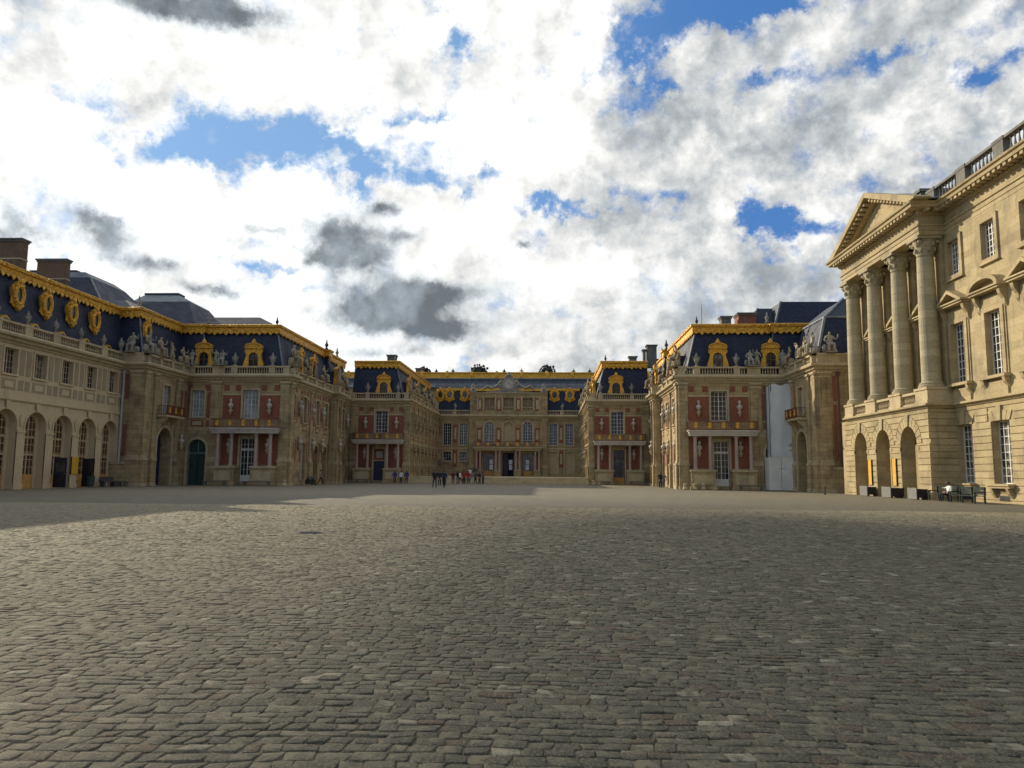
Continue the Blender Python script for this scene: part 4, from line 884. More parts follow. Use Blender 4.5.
for i, (x, lb) in enumerate(((-14.6, 'dark spiky trophy sculpture on the gallery roof left of the clock'), (-.55, 'dark spiky trophy sculpture on the gallery roof right of the clock'), (-26.2, 'dark trophy sculpture on the gallery roof above the inner left pavilion'))):
    mb = MB('bronze_dark'); rr = random.Random(3+i); mb.box(Fr(0, 0, (1, 0), (0, 1)), -.7, .7, -.5, .5, 0, .35); mb.blob((0, 0, .95), .6, .42, .8, None, 7, .12)
    for j in range(13):
        a = PI*(j+.5)/13; L = rr.uniform(1.35, 1.9)*(1.15 if i < 2 else .8); ex = math.cos(a)*L; ez = .5+math.sin(a)*L*.95
        mb.tube((math.cos(a)*.3, 0, .6), (ex, rr.uniform(-.35, .35), ez), .11, .06); mb.blob((ex*.94, 0, ez*.96), rr.uniform(.16, .3), .16, rr.uniform(.16, .3), None, 5, .25)
        mb.blob((ex*.6, rr.uniform(-.2, .2), .5+(ez-.5)*.6), .3, .25, .3, None, 5, .3)
    solo('trophy_sculpture', mb, (x if i else -14.6, 158, 21.5), lb, 'sculpture', 'trophies on the gallery roof', local=True)
for j, (x, lb) in enumerate(((-23.6, 'small dark urn on the gallery roof, leftmost in the row'), (-20.1, 'small dark urn on the gallery roof just left of the left trophy'), (-9.4, 'small dark urn on the gallery roof directly above left of the clock'), (-5.8, 'small dark urn on the gallery roof directly above right of the clock'), (5.0, 'small dark urn on the gallery roof near the inner right pavilion'), (8.3, 'small dark urn on the gallery roof closest to the inner right pavilion'))):
    urn((x, 158, 21.55), lb, 'dark urns on the gallery roof', 1.05, URN_D)

# ------------------------------------------------------------------ long arcaded wing (left)
L0 = thing('arcaded_wing', (-47, 55, 0), 'long cream wing on the left with tall arched doors and gilded bullseye dormers', 'palace wing')
FL = Fr(-42, 0, (0, 1), (1, 0)); bays = [71.5-3.54*i for i in range(9)]
w = MB('render_cream')
wall(w, FL, 38, 73.15, -.3, 6.9, -1.0, 0, [(c-1.3, c+1.3, -.3, 6.2, True) for c in bays])
wall(w, FL, 38, 73.15, 6.9, 11.3, -1.0, 0, [(c-.76, c+.76, 8.95, 10.95, False) for c in bays])
w.sweep([(-42, 73.15), (-42, 38)], [(0, 6.85), (.06, 6.85), (.14, 6.95), (.14, 7.1), (0, 7.1)])
for c in bays:
    surround(w, FL, c-1.3, c+1.3, -.3, 6.2, 0, .07, .16, 'render_cream', arch=True, sill=False)
    surround(w, FL, c-.76, c+.76, 8.95, 10.95, 0, .09, .14, 'render_cream')
    for sg in (-1, 1):
        w.box(FL, c+sg*1.38-.28, c+sg*1.38+.28, 0, .03, 8.95, 11.0, 'render_ochre'); w.box(FL, c+sg*1.38-.28, c+sg*1.38+.28, 0, .03, 7.75, 8.55, 'render_ochre')
    w.box(FL, c-.78, c+.78, 0, .03, 7.75, 8.55, 'render_ochre'); w.box(FL, c-.48, c+.48, .03, .05, 7.92, 8.38, 'render_cream')
    m_ = c-1.77
    w.box(FL, m_-.47, m_+.47, 0, .10, -.3, 4.45); w.box(FL, m_-.5, m_+.5, 0, .16, 4.45, 4.62); w.box(FL, m_-.52, m_+.52, 0, .18, -.3, .35)
    w.prism(FL, [(m_-.10, 5.9), (m_+.10, 5.9), (m_+.22, 5.5), (m_+.12, 5.05), (m_, 4.9), (m_-.12, 5.05), (m_-.22, 5.5)], 0, .10)
    w.prism(FL, [(c-.16, 6.18), (c+.16, 6.18), (c+.24, 6.84), (c-.24, 6.84)], .07, .16)
obj('wall', w, L0)
cn = MB('smooth_stone'); cn.sweep([(-42, 73.2), (-42, 38)], CORN)
for j in range(80): cn.box(FL, 38.2+j*.435, 38.38+j*.435, .16, .34, 11.53, 11.70)
obj('cornice', cn, L0)
for i, c in enumerate(bays):
    window(L0, FL, c-.76, c+.76, 8.95, 10.95, -.3, 4, 4, frame='shutter_beige')
    w_ = window(L0, FL, c-.95, c+.95, -.1, 6.0, -.58, 4, 10, arch=True, name='arched_door', transom=(2.75, 4.15), low=1.15, frame='door_tan', glass='glass_brown', bar=.06, t=.12)
    m = MB('render_cream'); m.box(FL, c-1.3, c-.95, -.98, -.58, -.3, 5.0); m.box(FL, c+.95, c+1.3, -.98, -.58, -.3, 5.0); o1 = arcpts(c-1.3, c+1.3, 4.9, 6.2); o2 = arcpts(c-.95, c+.95, 5.05, 6.0)
    for j in range(len(o1)-1): m.prism(FL, [o1[j], o1[j+1], o2[j+1], o2[j]], -.98, -.58)
    obj('door_jamb', m, w_)
bl = MB('smooth_stone'); balustrade(bl, FL, 38, 73.0, -.1, 12.08, 13.05, [c-1.8 for c in bays], pw=.9, step=.26); obj('balustrade', bl, L0)
RL = [(-42, 75.0), (-42, 36)]
rf = MB('slate'); rf.sweep(RL, [(-.75, 12.0), (-.75, 13.0), (-1.7, 17.2), (-1.75, 17.85), (-5.0, 18.3), (-12, 18.3), (-12, 12.0)])
rf.frust([(-58, 76.5, 18.2), (-46.3, 76.5, 18.2), (-46.3, 90, 18.2), (-58, 90, 18.2)], [(-58, 80, 22.5), (-50.3, 80, 22.5), (-50.3, 87, 22.5), (-58, 87, 22.5)], 'slate')
rf.frust([(-58, 80, 22.5), (-50.3, 80, 22.5), (-50.3, 87, 22.5), (-58, 87, 22.5)], [(-58, 80.4, 23.2), (-51.2, 80.4, 23.2), (-51.2, 86, 23.2), (-58, 86, 23.2)], 'zinc')
rf.box(F0, -58, -52.6, 81, 85, 23.2, 23.6, 'dark_slate')
obj('roof', rf, L0)
gb = MB('gold_ornament'); goldband(gb, RL, 17.1, 17.95, -1.42, None); F, L = pathframe(RL[0], RL[1], None); pendants(gb, F, 1.5, L, -1.4, 17.18); obj('gold_cresting', gb, L0)
hip(L0, (-50.3, 80, 22.5), (-46.3, 76.5, 18.2), .1)
for i, c in enumerate(bays): oeil(L0, FL, c-1.95, -1.0, 15.55, .62, 1.05)
for i, c in enumerate(bays): 
    m = MB('gold'); m.prism(FL, arcpts(c-.15-.6, c-.15+.6, 12.9, 13.55)+[(c+.45, 12.3), (c-.75, 12.3)], -.95, -.55); m.prism(FL, arcpts(c-.15-.42, c-.15+.42, 12.9, 13.38)+[(c+.27, 12.3), (c-.57, 12.3)], -.56, -.50, 'glass_dark'); obj('low_dormer', m, L0)
    urn(FL.P(c-1.8, -.1, 13.09), 'slim stone urn under a gilded bullseye dormer, %s from the corner on the arcaded wing' % ('first', 'second', 'third', 'fourth', 'fifth', 'sixth', 'seventh', 'eighth', 'ninth')[i], 'stone urns on the balustrades', .8)
urn(FL.P(72.7, -.1, 13.09), 'pale stone urn at the very corner where the arcaded wing meets the end block', 'stone urns on the balustrades', .95)
chimney(L0, -49.2, -46.75, 64, 64.9, 18, 21.6); chimney(L0, -50.8, -47.85, 72, 72.7, 18, 22.0)
pm = MB('pipe_grey'); pm.tube((-41.8, 73.0, 0), (-41.8, 73.0, 11.2), .1, None, 8); pm.blob((-41.8, 73.0, 11.1), .2, .2, .25, None, 5); obj('drainpipe', pm, L0)

# ------------------------------------------------------------------ columned wing (right)
GW = thing('columned_wing', (30, 55, 0), 'golden stone neoclassical wing on the right with pediment and giant columns', 'palace wing')
FW = Fr(27.8, 0, (0, 1), (-1, 0)); FPo = Fr(26, 0, (0, 1), (-1, 0)); FR = Fr(26, 53.9, (1, 0), (0, -1))
G_ = 'golden_ashlar'; gc = [52.85-4.15*i for i in range(5)]; ac = [65.6, 61.3, 57.0]
def ground_z(z): return z
def rustic(mb, F, u0, u1, z0, z1, ops, pitch=.445, proud=.06, vous=.75):
    """rusticated courses cut round the openings, with voussoirs over arches"""
    z = z0; i = 0
    while z < z1-.05:
        za, zb = z+.028, min(z+pitch, z1)-.028
        # stretches of this course
        for a, b, ob, ot, ar in ops:
            if ar:
                zs = ot-(b-a)/2
                if (za+zb)/2 > zs+.1: za = max(za, zs+.02)
                else: zb = min(zb, zs-.01)
                break
        L = []
        for a, b, ob, ot, ar in sorted(ops):
            if ar:
                r = (b-a)/2; zs = ot-r; c = (a+b)/2; R = r+vous
                if za >= zs+R: continue
                abv = (za+zb)/2 > zs+.1
                def lf(q, c=c, R=R, zs=zs, a=a, abv=abv): return c-math.sqrt(max(0, R*R-max(0, q-zs)**2)) if abv else a
                def rg(q, c=c, R=R, zs=zs, b=b, abv=abv): return c+math.sqrt(max(0, R*R-max(0, q-zs)**2)) if abv else b
                L.append((lf, rg))
            else:
                top = ot+.62
                if zb <= ob or za >= top: continue
                e = 0 if zb <= ot+.05 else .35
                L.append((lambda q, a=a-e: a, lambda q, b=b+e: b))
        left = lambda q: u0
        for lf, rg in L+[(lambda q: u1, None)]:
            qs = [za+(zb-za)*k/3 for k in range(4)]
            if lf(za)-left(za) > .05 or lf(zb)-left(zb) > .05:
                poly = [(left(q), q) for q in qs]+[(max(lf(q), left(q)+.01), q) for q in reversed(qs)]
                mb.prism(F, poly, -.02, proud)
            left = rg
        z += pitch; i += 1
    for a, b, ob, ot, ar in ops:
        if ar:
            r = (b-a)/2; zs = ot-r; c = (a+b)/2; n = 11; R = r+vous-.05
            for k in range(n):
                t0 = PI*(k+.06)/n; t1 = PI*(k+.94)/n; RR = R+.12 if k == n//2 else R; pr = proud+(.09 if k == n//2 else .0)
                mb.prism(F, [(c+r*math.cos(t0), zs+r*math.sin(t0)), (c+RR*math.cos(t0), zs+RR*math.sin(t0)), (c+RR*math.cos(t1), zs+RR*math.sin(t1)), (c+r*math.cos(t1), zs+r*math.sin(t1))], -.02, pr)
        else:
            n = 5; e = .35; w_ = b-a
            for k in range(n):
                p0, p1 = k/n+.012, (k+1)/n-.012; hh = .62 if k != n//2 else .95
                mb.prism(F, [(a+w_*p0, ot), (a+w_*p1, ot), (a-e+(w_+2*e)*p1, ot+hh), (a-e+(w_+2*e)*p0, ot+hh)], -.02, proud+(.07 if k == n//2 else 0))
w = MB(G_)
gops = [(c-1.0, c+1.0, 1.15, 5.05, False) for c in gc]
wall(w, FW, 30, 53.9, -.3, 6.25, -1.0, 0, gops); rustic(w, FW, 30, 53.9, -.3, 6.22, gops)
wall(w, FW, 30, 69, 6.25, 12.5, -1.0, 0, [(c-.85, c+.85, 7.85, 11.95, False) for c in gc+ac]); wall(w, FW, 30, 69, 12.5, 18.6, -1.0, 0, [(c-.75, c+.75, 15.35, 17.75, False) for c in gc+ac])
aops = [(c-1.27, c+1.27, -.3, 5.15, True) for c in ac]
wall(w, FPo, 53.9, 69.0, -.3, 6.25, -1.0, 0, aops); rustic(w, FPo, 53.9, 69.0, -.3, 6.22, aops)
rustic(w, FR, 0, 1.8, -.3, 6.22, []); w.box(FR, 1.0, 1.8, -.6, 0, -.3, 6.25)
w.box(FPo, 69.0, 69.6, -1.8, 0, -.3, 6.25); w.box(FW, 53.9, 69.0, -.3, 0, -.3, 6.0, 'render_ochre'); w.box(FW, 53.9, 69, 0, .8, 6.0, 6.24)
for c in ac:     # imposts
    for a, b in ((c-1.27-.35, c-1.27), (c+1.27, c+1.27+.35)): w.box(FPo, a, b, -.02, .10, 3.42, 3.66)
w.box(FW, 68.9, 69.9, -2, 0, 6.25, 18.6); w.box(FW, 69.9, 74, -3, -.5, -.3, 11, 'palace_stone')
for c in gc:
    w.box(FW, c-1.15, c+1.15, .02, .42, .88, 1.12); w.box(FW, c-1.2, c+1.2, .02, .5, 1.02, 1.15)
    for sg in (-1, 1): w.prism(Fr(27.8, 0, (-1, 0), (0, 1)), [(0, .88), (.42, .88), (.3, .55), (.12, .3), (0, .25)], c+sg*.85-.13, c+sg*.85+.13)
    w.box(FW, c-.52, c+.52, .06, .075, .1, .42, 'dark_box')
for i, c in enumerate(gc+ac):
    surround(w, FW, c-.85, c+.85, 7.85, 11.95, 0, .14, .32, G_, sill=False); surround(w, FW, c-1.17, c+1.17, 7.85, 12.2, 0, .07, .14, G_, sill=False)
    w.box(FW, c-1.4, c+1.4, 0, .42, 7.66, 7.85)
    w.box(FW, c-1.17, c+1.17, 0, .12, 6.6, 7.5)
    for sg in (-1, 1):
        w.prism(Fr(27.8, 0, (-1, 0), (0, 1)), [(0, 7.66), (.38, 7.66), (.3, 7.35), (.1, 7.1), (0, 6.95)], c+sg*1.15-.14, c+sg*1.15+.14)
        w.prism(Fr(27.8, 0, (-1, 0), (0, 1)), [(0, 13.1), (.5, 13.1), (.42, 12.75), (.2, 12.4), (.16, 12.1), (0, 11.9)], c+sg*1.38-.15, c+sg*1.38+.15)
    w.box(FW, c-1.2, c+1.2, 0, .1, 12.3, 12.9); w.box(FW, c-1.62, c+1.62, 0, .62, 13.1, 13.24); w.box(FW, c-1.72, c+1.72, 0, .72, 13.24, 13.34)
    seg = (i % 2 == 1) if i < 5 else ((i-5) % 2 == 0 and False)
    if seg:
        o1 = [(c+1.72*math.cos(PI*k/12), 13.34+.82*math.sin(PI*k/12)) for k in range(13)]; o2 = [(c+1.4*math.cos(PI*k/12), 13.34+.58*math.sin(PI*k/12)) for k in range(13)]
        for k in range(12): w.prism(FW, [o1[k], o1[k+1], o2[k+1], o2[k]], 0, .70)
        w.prism(FW, o2, 0, .12)
    else:
        w.prism(FW, [(c-1.72, 13.34), (c-1.25, 13.34), (c, 13.98), (c, 14.22)], 0, .70); w.prism(FW, [(c+1.72, 13.34), (c+1.25, 13.34), (c, 13.98), (c, 14.22)], 0, .70); w.prism(FW, [(c-1.25, 13.34), (c+1.25, 13.34), (c, 13.98)], 0, .12)
    surround(w, FW, c-.75, c+.75, 15.35, 17.75, 0, .12, .30, G_, sill=False); w.box(FW, c-1.05, c+1.05, 0, .12, 15.05, 15.35); w.box(FW, c-1.12, c+1.12, 0, .2, 15.0, 15.07)
for y in (67.94, 63.53, 59.03, 54.84): w.box(FW, y-.6, y+.6, 0, .28, 6.55, 18.4)
w.box(FW, 30, 53.9, 0, .1, 6.6, 7.6) if False else None
obj('wall', w, GW)
core = MB('render_ochre'); core.box(F0, 30.5, 44, 30, 69, 0, 20.5); obj('building_core', core, GW)
pg = [(27.8, 30), (27.8, 53.9), (26, 53.9), (26, 68.2), (30, 68.2)]
cn = MB(G_)
cn.sweep(pg, [(-.02, 6.25), (.10, 6.25), (.16, 6.36), (.34, 6.42), (.34, 6.56), (0, 6.58), (-.02, 6.58)])
# entablature: architrave, frieze, cornice
cn.sweep(pg, [(-1.0, 18.5), (.02, 18.5), (.02, 18.78), (.07, 18.8), (.07, 19.08), (.16, 19.12), (.16, 19.22), (.02, 19.24), (.02, 19.86), (.18, 19.9), (.22, 20.02), (.22, 20.22), (.86, 20.24), (.90, 20.44), (1.02, 20.5), (1.06, 20.62), (0, 20.68), (-1.0, 20.68)])
for i in range(len(pg)-1):
    F, L = pathframe(pg[i], pg[i+1], None)
    if L < 3 and i != 1: continue
    k = int(L/.55)
    for j in range(k): u = (j+.5)*L/k; cn.box(F, u-.15, u+.15, .24, .80, 20.03, 20.235)
    k = int(L/.2)
    for j in range(k): u = (j+.5)*L/k; cn.box(F, u-.06, u+.06, .18, .27, 19.89, 20.0)
obj('entablature', cn, GW)
# pediment
pd = MB(G_); yl, yr, ym, zb_, zp = 68.35, 52.75, 60.55, 20.66, 23.95
F6 = FPo
sl = (zp-zb_)/(yl-ym)
pd.prism(F6, [(yr+1.4, zb_), (yl-1.4, zb_), (ym, zp-.75)], -1.0, -.12)
for (ya, sg) in ((yl+.35, 1), (yr-.35, -1)):
    pd.prism(F6, [(ya, zb_), (ya-sg*1.7, zb_), (ym, zp-.62), (ym, zp-.30)], -.2, .3)
    pd.prism(F6, [(ya, zb_+.01), (ya, zb_+.14), (ym, zp+.10), (ym, zp-.31), (ya-sg*1.0, zb_+.01)], -.2, .95)
    n = 13
    for j in range(1, n):
        t_ = j/n; y = ya-sg*1.3+(ym-(ya-sg*1.3))*t_; z = zb_+.10+(zp-.48-zb_-.10)*t_; pd.box(F6, y-.14, y+.14, .3, .78, z-.12, z+.06)
obj('pediment', pd, GW)
r = MB('zinc_dark'); r.prism(F6, [(yl+.2, zb_+.05), (yr-.2, zb_+.05), (ym, zp+.02)], -9, -.22); r.box(F0, 28.6, 44, 30, 69, 20.6, 20.9); obj('roof', r, GW)
ab = MB('grimy_stone'); ab.box(F0, 27.3, 33, 56, 66, 20.7, 22.4); ab.box(F0, 27.15, 33, 55.85, 66.2, 22.4, 22.62); obj('attic_block', ab, GW)
bl = MB('grimy_stone'); FB_ = Fr(27.8, 0, (0, 1), (-1, 0)); balustrade(bl, FB_, 30, 55.4, .2, 20.72, 22.1, [54.8, 50.7, 46.4, 42.1, 37.8], 'grimy_stone', .42, 1.1, .4); obj('balustrade', bl, GW)
# giant order on its pedestals
for i, y in enumerate((67.94, 63.53, 59.03, 54.84)):
    m = MB('column_stone'); column(m, 26.78, y, 7.72, 18.5, .64, 'column_stone', 24, 1.35); co = obj('column', m, GW, False)
    m = MB('smooth_stone'); m.box(FPo, y-.92 if i < 3 else 53.98, y+.92, -1.78, -.02, 6.58, 7.55); m.box(FPo, y-.98 if i < 3 else 53.92, y+.98, -1.78, .05, 7.55, 7.72); m.box(FPo, y-.96 if i < 3 else 53.94, y+.96, -1.78, .03, 6.585, 6.8); obj('pedestal', m, GW)
bl = MB('smooth_stone')
for a, b in ((55.85, 58.0), (60.05, 62.5), (64.55, 66.9)): balustrade(bl, FPo, a, b, -.3, 6.58, 7.55, (), 'smooth_stone', .26)
obj('balcony_balustrade', bl, GW)
for c in gc: window(GW, FW, c-1.0, c+1.0, 1.15, 5.05, -.42, 4, 8, bar=.05)
for c in gc+ac: window(GW, FW, c-.85, c+.85, 7.85, 11.95, -.26, 4, 8, bar=.05); window(GW, FW, c-.75, c+.75, 15.35, 17.75, -.22, 4, 6, bar=.05)
for c in ac:
    d = MB('door_green' if c == 57.0 else 'wood_ochre'); d.box(FW, c-.9, c+.9, .01, .08, 0, 3.3); d.box(FW, c-.04, c+.04, .08, .11, 0, 3.3, 'door_dark'); d.box(FW, c-1.0, c+1.0, .01, .12, 3.3, 3.5, G_); obj('door', d, GW)

# ------------------------------------------------------------------ things standing in the court
def crate(x0, x1, y0, y1, lb):
    xc, yc = (x0+x1)/2, (y0+y1)/2; t_ = thing('planter_box', (xc, yc, 0), lb, 'planter box', 'planter boxes before the arcade')
    m = MB('dark_box'); m.box(F0, x0+.06, x1, y0, y1, .10, .66)
    k = 6
    for j in range(k): u = x0+.08+(x1-x0-.1)*j/k; m.box(F0, u, u+(x1-x0)/k*.72, y0-.03, y0, .12, .62)
    m.box(F0, x0+.06, x1+.02, y0-.05, y1+.03, .62, .70); obj('crate_body', m, t_)
    m = MB('grey_panel'); m.box(F0, x0, x0+.06, y0-.06, y1+.06, .02, .78); obj('side_panel', m, t_)
    for xx in (x0+.18, x1-.12):
        for yy in (y0+.1, y1-.1): m = MB('dark_box'); m.box(F0, xx-.05, xx+.05, yy-.05, yy+.05, 0, .10); obj('foot', m, t_)
    return t_
crate(25.0, 25.75, 62.4, 63.7, 'low dark slatted box with grey side panel before the farthest arch'); crate(25.0, 26.0, 58.2, 59.6, 'low dark slatted box with grey side panel before the middle arch'); crate(25.1, 25.85, 54.4, 55.6, 'low dark slatted box with grey side panel before the nearest arch')
def bench(y0, y1, x, lb):
    Fq = Fr(x, (y0+y1)/2, (0, 1), (-1, 0)); L = (y1-y0)/2; t_ = thing('bench', (x, (y0+y1)/2, 0), lb, 'bench', 'dark green benches by the columned wing')
    m = MB('bench_green')
    for n_ in (-.18, -.02, .14, .30): m.box(Fq, -L, L, n_-.065, n_+.065, .42, .46)
    obj('seat', m, t_); m = MB('bench_green')
    for z_ in (.56, .69, .82, .92): m.box(Fq, -L, L, -.33, -.29, z_-.05, z_+.05)
    obj('backrest', m, t_)
    for u in (-L+.08, L-.08, 0):
        for n_ in (-.28, .30): m = MB('bench_green'); m.box(Fq, u-.04, u+.04, n_-.04, n_+.04, 0, .42 if n_ > 0 else .96); obj('leg', m, t_)
    for u in (-L+.05, L-.05): m = MB('bench_green'); m.box(Fq, u-.045, u+.045, -.32, .36, .62, .67); m.box(Fq, u-.04, u+.04, .28, .34, .42, .62); obj('armrest', m, t_)
bench(50.6, 53.3, 25.7, 'dark green slatted bench nearest the arches, with the person in white'); bench(47.0, 49.9, 25.4, 'dark green slatted bench standing closest to the ground-floor window sill')
person('sit', (25.55, 50.85, -.02), -PI/2, 'white', 'black', 'seated person in white shirt and black trousers on the green bench by the arches', h=1.78)
def board(nm, F, u0, u1, n, z0, z1, lb, mat, cat):
    m = MB(mat); m.box(F, u0, u1, n, n+.06, z0, z1); m.box(F, u0-.04, u0, n-.01, n+.08, z0-.02, z1+.02, 'dark_box'); m.box(F, u1, u1+.04, n-.01, n+.08, z0-.02, z1+.02, 'dark_box'); p = F.P((u0+u1)/2, n, z0)
    return solo(nm, m, p, lb, cat, None)
for y, lb in ((63.75, 'upright yellow poster panel on the pier between farthest and middle arch'), (59.35, 'upright yellow poster panel on the pier between middle and nearest arch')):
    board('poster', FPo, y-.34, y+.30, .08, .85, 2.85, lb, 'banner_yellow', 'poster')
board('poster', FL, 65.75, 66.75, .12, 1.15, 2.65, 'small yellow poster on a pier of the arcaded wing on the left', 'banner_yellow', 'poster')
for (u, lb) in ((63.6, 'open navy door leaf standing out from an arch of the arcaded wing'), (67.6, 'dark open door leaf beside the yellow poster on the arcaded wing')):
    m = MB('door_blue' if u < 65 else 'door_dark'); Fd = Fr(-42, u, (1, 0), (0, -1)); m.box(Fd, .05, 1.15, 0, .06, .05, 2.55); m.box(Fd, .15, 1.05, .06, .08, .2, 1.1, 'door_dark'); m.box(Fd, .15, 1.05, .06, .08, 1.35, 2.4, 'glass_dark'); m.blob((-40.95, u-.08, 1.2), .04, .04, .04, 'gold', 5)
    solo('door_leaf', m, (-42, u, 0), lb, 'door leaf')
m = MB('stone_dark_bench'); Fq = Fr(-40.9, 70.0, (0, 1), (1, 0)); m.box(Fq, -1.1, 1.1, -.25, .25, .42, .55); m.box(Fq, -1.0, -.7, -.2, .2, 0, .42); m.box(Fq, .7, 1.0, -.2, .2, 0, .42); m.box(Fq, -1.1, 1.1, -.25, -.18, .55, .9)
solo('bench', m, (-40.9, 70, 0), 'dark bench against the last pier of the arcaded wing', 'bench')
def litter(x, y, lb):
    t_ = thing('litter_bin', (x, y, 0), lb, 'litter bin'); m = MB('door_green'); m.lathe((x, y, 0), [(.26, .05), (.30, .1), (.33, .85), (.33, .9)], 14); obj('body', m, t_); m = MB('dark_box'); m.lathe((x, y, 0), [(.35, .9), (.35, .95), (.22, 1.02), (.05, 1.05)], 14); obj('lid', m, t_)
litter(-41.0, 67.4, 'dark green litter bin under the yellow poster by the arcaded wing')
m = MB('iron_dark'); m.lathe((-6.2, 20.0, -.02), [(.34, 0), (.34, .032), (.30, .034), (.29, .028)], 24); [m.box(F0, -6.45, -5.95, 20+d_-.015, 20+d_+.015, .008, .016) for d_ in (-.15, -.05, .05, .15)]
solo('drain_cover', m, (-6.2, 20.0, 0), 'round dark iron drain cover set in the cobbles left of centre', 'drain cover')
# scaffold sheeting and hoarding
t_ = thing('scaffold_sheeting', (24.3, 81.6, 0), 'tall pale blue-grey sheeting hung over scaffolding on the right pavilion', 'scaffold sheeting')
m = MB('tarp'); nx_, nz_ = 22, 30; vs = []; rr = random.Random(5)
for side_, depth in ((0, 0), (1, 0)):
    pass
def tarpx(i): return 22.95+(25.75-22.95)*i/nx_
for j in range(nz_+1):
    for i in range(nx_+1):
        fx = .02*math.sin(i*.6+.4*math.sin(j*.4))+rr.uniform(-.004, .004); z_ = 3.35+(10.95-3.35)*j/nz_+(.12*math.sin(i*.55) if j == nz_ else 0)
        vs.append((tarpx(i)+(.06*math.sin(j*.7) if i in (0, nx_) else 0)+(j/nz_)**2*(-.15 if i > nx_/2 else .12)*(abs(i-nx_/2)/(nx_/2)), 80.9+fx, z_))
fs = [(j*(nx_+1)+i, j*(nx_+1)+i+1, (j+1)*(nx_+1)+i+1, (j+1)*(nx_+1)+i) for j in range(nz_) for i in range(nx_)]
k0 = len(vs); vs2 = [(x, y+.03, z) for x, y, z in vs]
m.add(vs+vs2, fs+[tuple(k0+a for a in reversed(f)) for f in fs])
for xx, sg in ((22.98, 1), (25.70, -1)): m.box(F0, xx-.02, xx+.02, 80.9, 82.4, 3.35, 10.8)
m.box(F0, 23.0, 25.7, 80.95, 82.4, 10.78, 10.84)
o_ = obj('sheeting', m, t_)
m = MB('zinc_dark')
for xx in (22.9, 25.8):
    for yy in (81.05, 82.2): m.tube((xx, yy, 0), (xx, yy, 11.0), .03)
for zz in (4.5, 6.5, 8.5, 10.5): m.tube((22.9, 81.1, zz), (25.8, 81.1, zz), .025)
obj('scaffold_poles', m, t_)
m = MB('white_board'); Fh = Fr(24.35, 80.3, (1, 0), (0, -1)); m.box(Fh, -1.85, 1.85, -.08, 0, .02, 3.35); m.box(Fh, 1.77, 1.85, -1.6, -.08, .02, 3.35); m.box(Fh, -1.85, -1.77, -1.6, -.08, .02, 3.35); m.box(Fh, -1.9, 1.9, -.1, .04, 3.35, 3.42)
for u in (-.62, .62): m.box(Fh, u-.02, u+.02, 0, .015, .05, 3.33, 'grey_panel')
m.box(Fh, -.9, -.2, 0, .02, 2.2, 2.24, 'grey_panel'); solo('hoarding', m, (24.35, 80.3, 0), 'plain white board hoarding around the foot of the scaffold sheeting', 'hoarding')
# stone benches / steps along the feet of the pavilions and small bollards
def slab(x0, x1, y, lb):
    m = MB('grimy_stone'); Fq = Fr((x0+x1)/2, y, (1, 0), (0, -1)); L = (x1-x0)/2
    m.box(Fq, -L, L, -.22, .22, .38, .5); k = max(2, int(2*L/1.3))
    for j in range(k): u = -L+.25+j*(2*L-.5)/(k-1); m.box(Fq, u-.12, u+.12, -.18, .18, 0, .38)
    solo('stone_bench', m, ((x0+x1)/2, y, 0), lb, 'stone bench', 'stone benches at the feet of the pavilions')
slab(-36.5, -34.0, 80.0, 'low dark stone bench before the left half of the outer left porch'); slab(-32.3, -29.2, 80.0, 'low dark stone bench before the right half of the outer left porch'); slab(-41.4, -40.2, 72.2, 'short stone bench at the foot of the left end block')
slab(19.3, 21.9, 80.0, 'low dark stone bench between the outer right porch and the hoarding'); slab(7.3, 8.6, 108.6, 'low stone bench left of the inner right porch door'); slab(11.2, 13.6, 108.6, 'low stone bench right of the inner right porch door'); slab(-27.5, -25.6, 108.6, 'low stone bench left of the navy blue doorway')
def boll(x, y, lb, h=.62, g='stone bollards by the pavilion corners'):
    m = MB('smooth_stone'); m.lathe((x, y, 0), [(.30, 0), (.30, .12), (.22, .18), (.20, h*.75), (.24, h*.8), (.22, h*.95), (.08, h)], 12); solo('bollard', m, (x, y, 0), lb, 'bollard', g, True)
boll(14.1, 81.0, 'short pale stone bollard at the near corner of the outer right pavilion'); boll(15.0, 80.6, 'short pale stone bollard second from the near corner of the outer right pavilion'); boll(15.9, 80.6, 'short pale stone bollard before the first porch column on the right'); boll(6.3, 109.5, 'short pale stone bollard at the corner of the inner right pavilion'); boll(7.1, 109.3, 'short pale stone bollard just left of the inner right porch'); boll(-28.2, 81.3, 'short pale stone bollard at the corner of the outer left pavilion')
m = MB('iron_dark'); m.lathe((22.9, 65.6, 0), [(.10, 0), (.10, .06), (.05, .1), (.05, .55), (.075, .6), (.02, .68)], 10); solo('post', m, (22.9, 65.6, 0), 'thin dark metal post alone on the paving near the right end block', 'post')
m = MB('dark_box'); Fq = Fr(-27.4, 87.6, (0, 1), (1, 0)); m.box(Fq, -.9, .9, -.3, .35, .12, .6); m.blob((-27.4, 87.6, .6), .45, .8, .4, 'dark_box', 7, .12); [m.lathe((-27.0, 87.6+d_, 0), [(.14, .0), (.14, .12)], 10) for d_ in (-.6, .6)]
solo('covered_cart', m, (-27.4, 87.6, 0), 'low cart covered with black sheet at the outer left court wall', 'cart')
# steps to the raised marble court
st = MB('smooth_stone')
for i in range(5): st.box(F0, -20.3, 5.6, 109.0+i*.38, 141.0, .18*i-.02 if i else -.2, .18*(i+1), 'smooth_stone')
o = obj('marble_court_steps', st); tag(o, kind='structure')

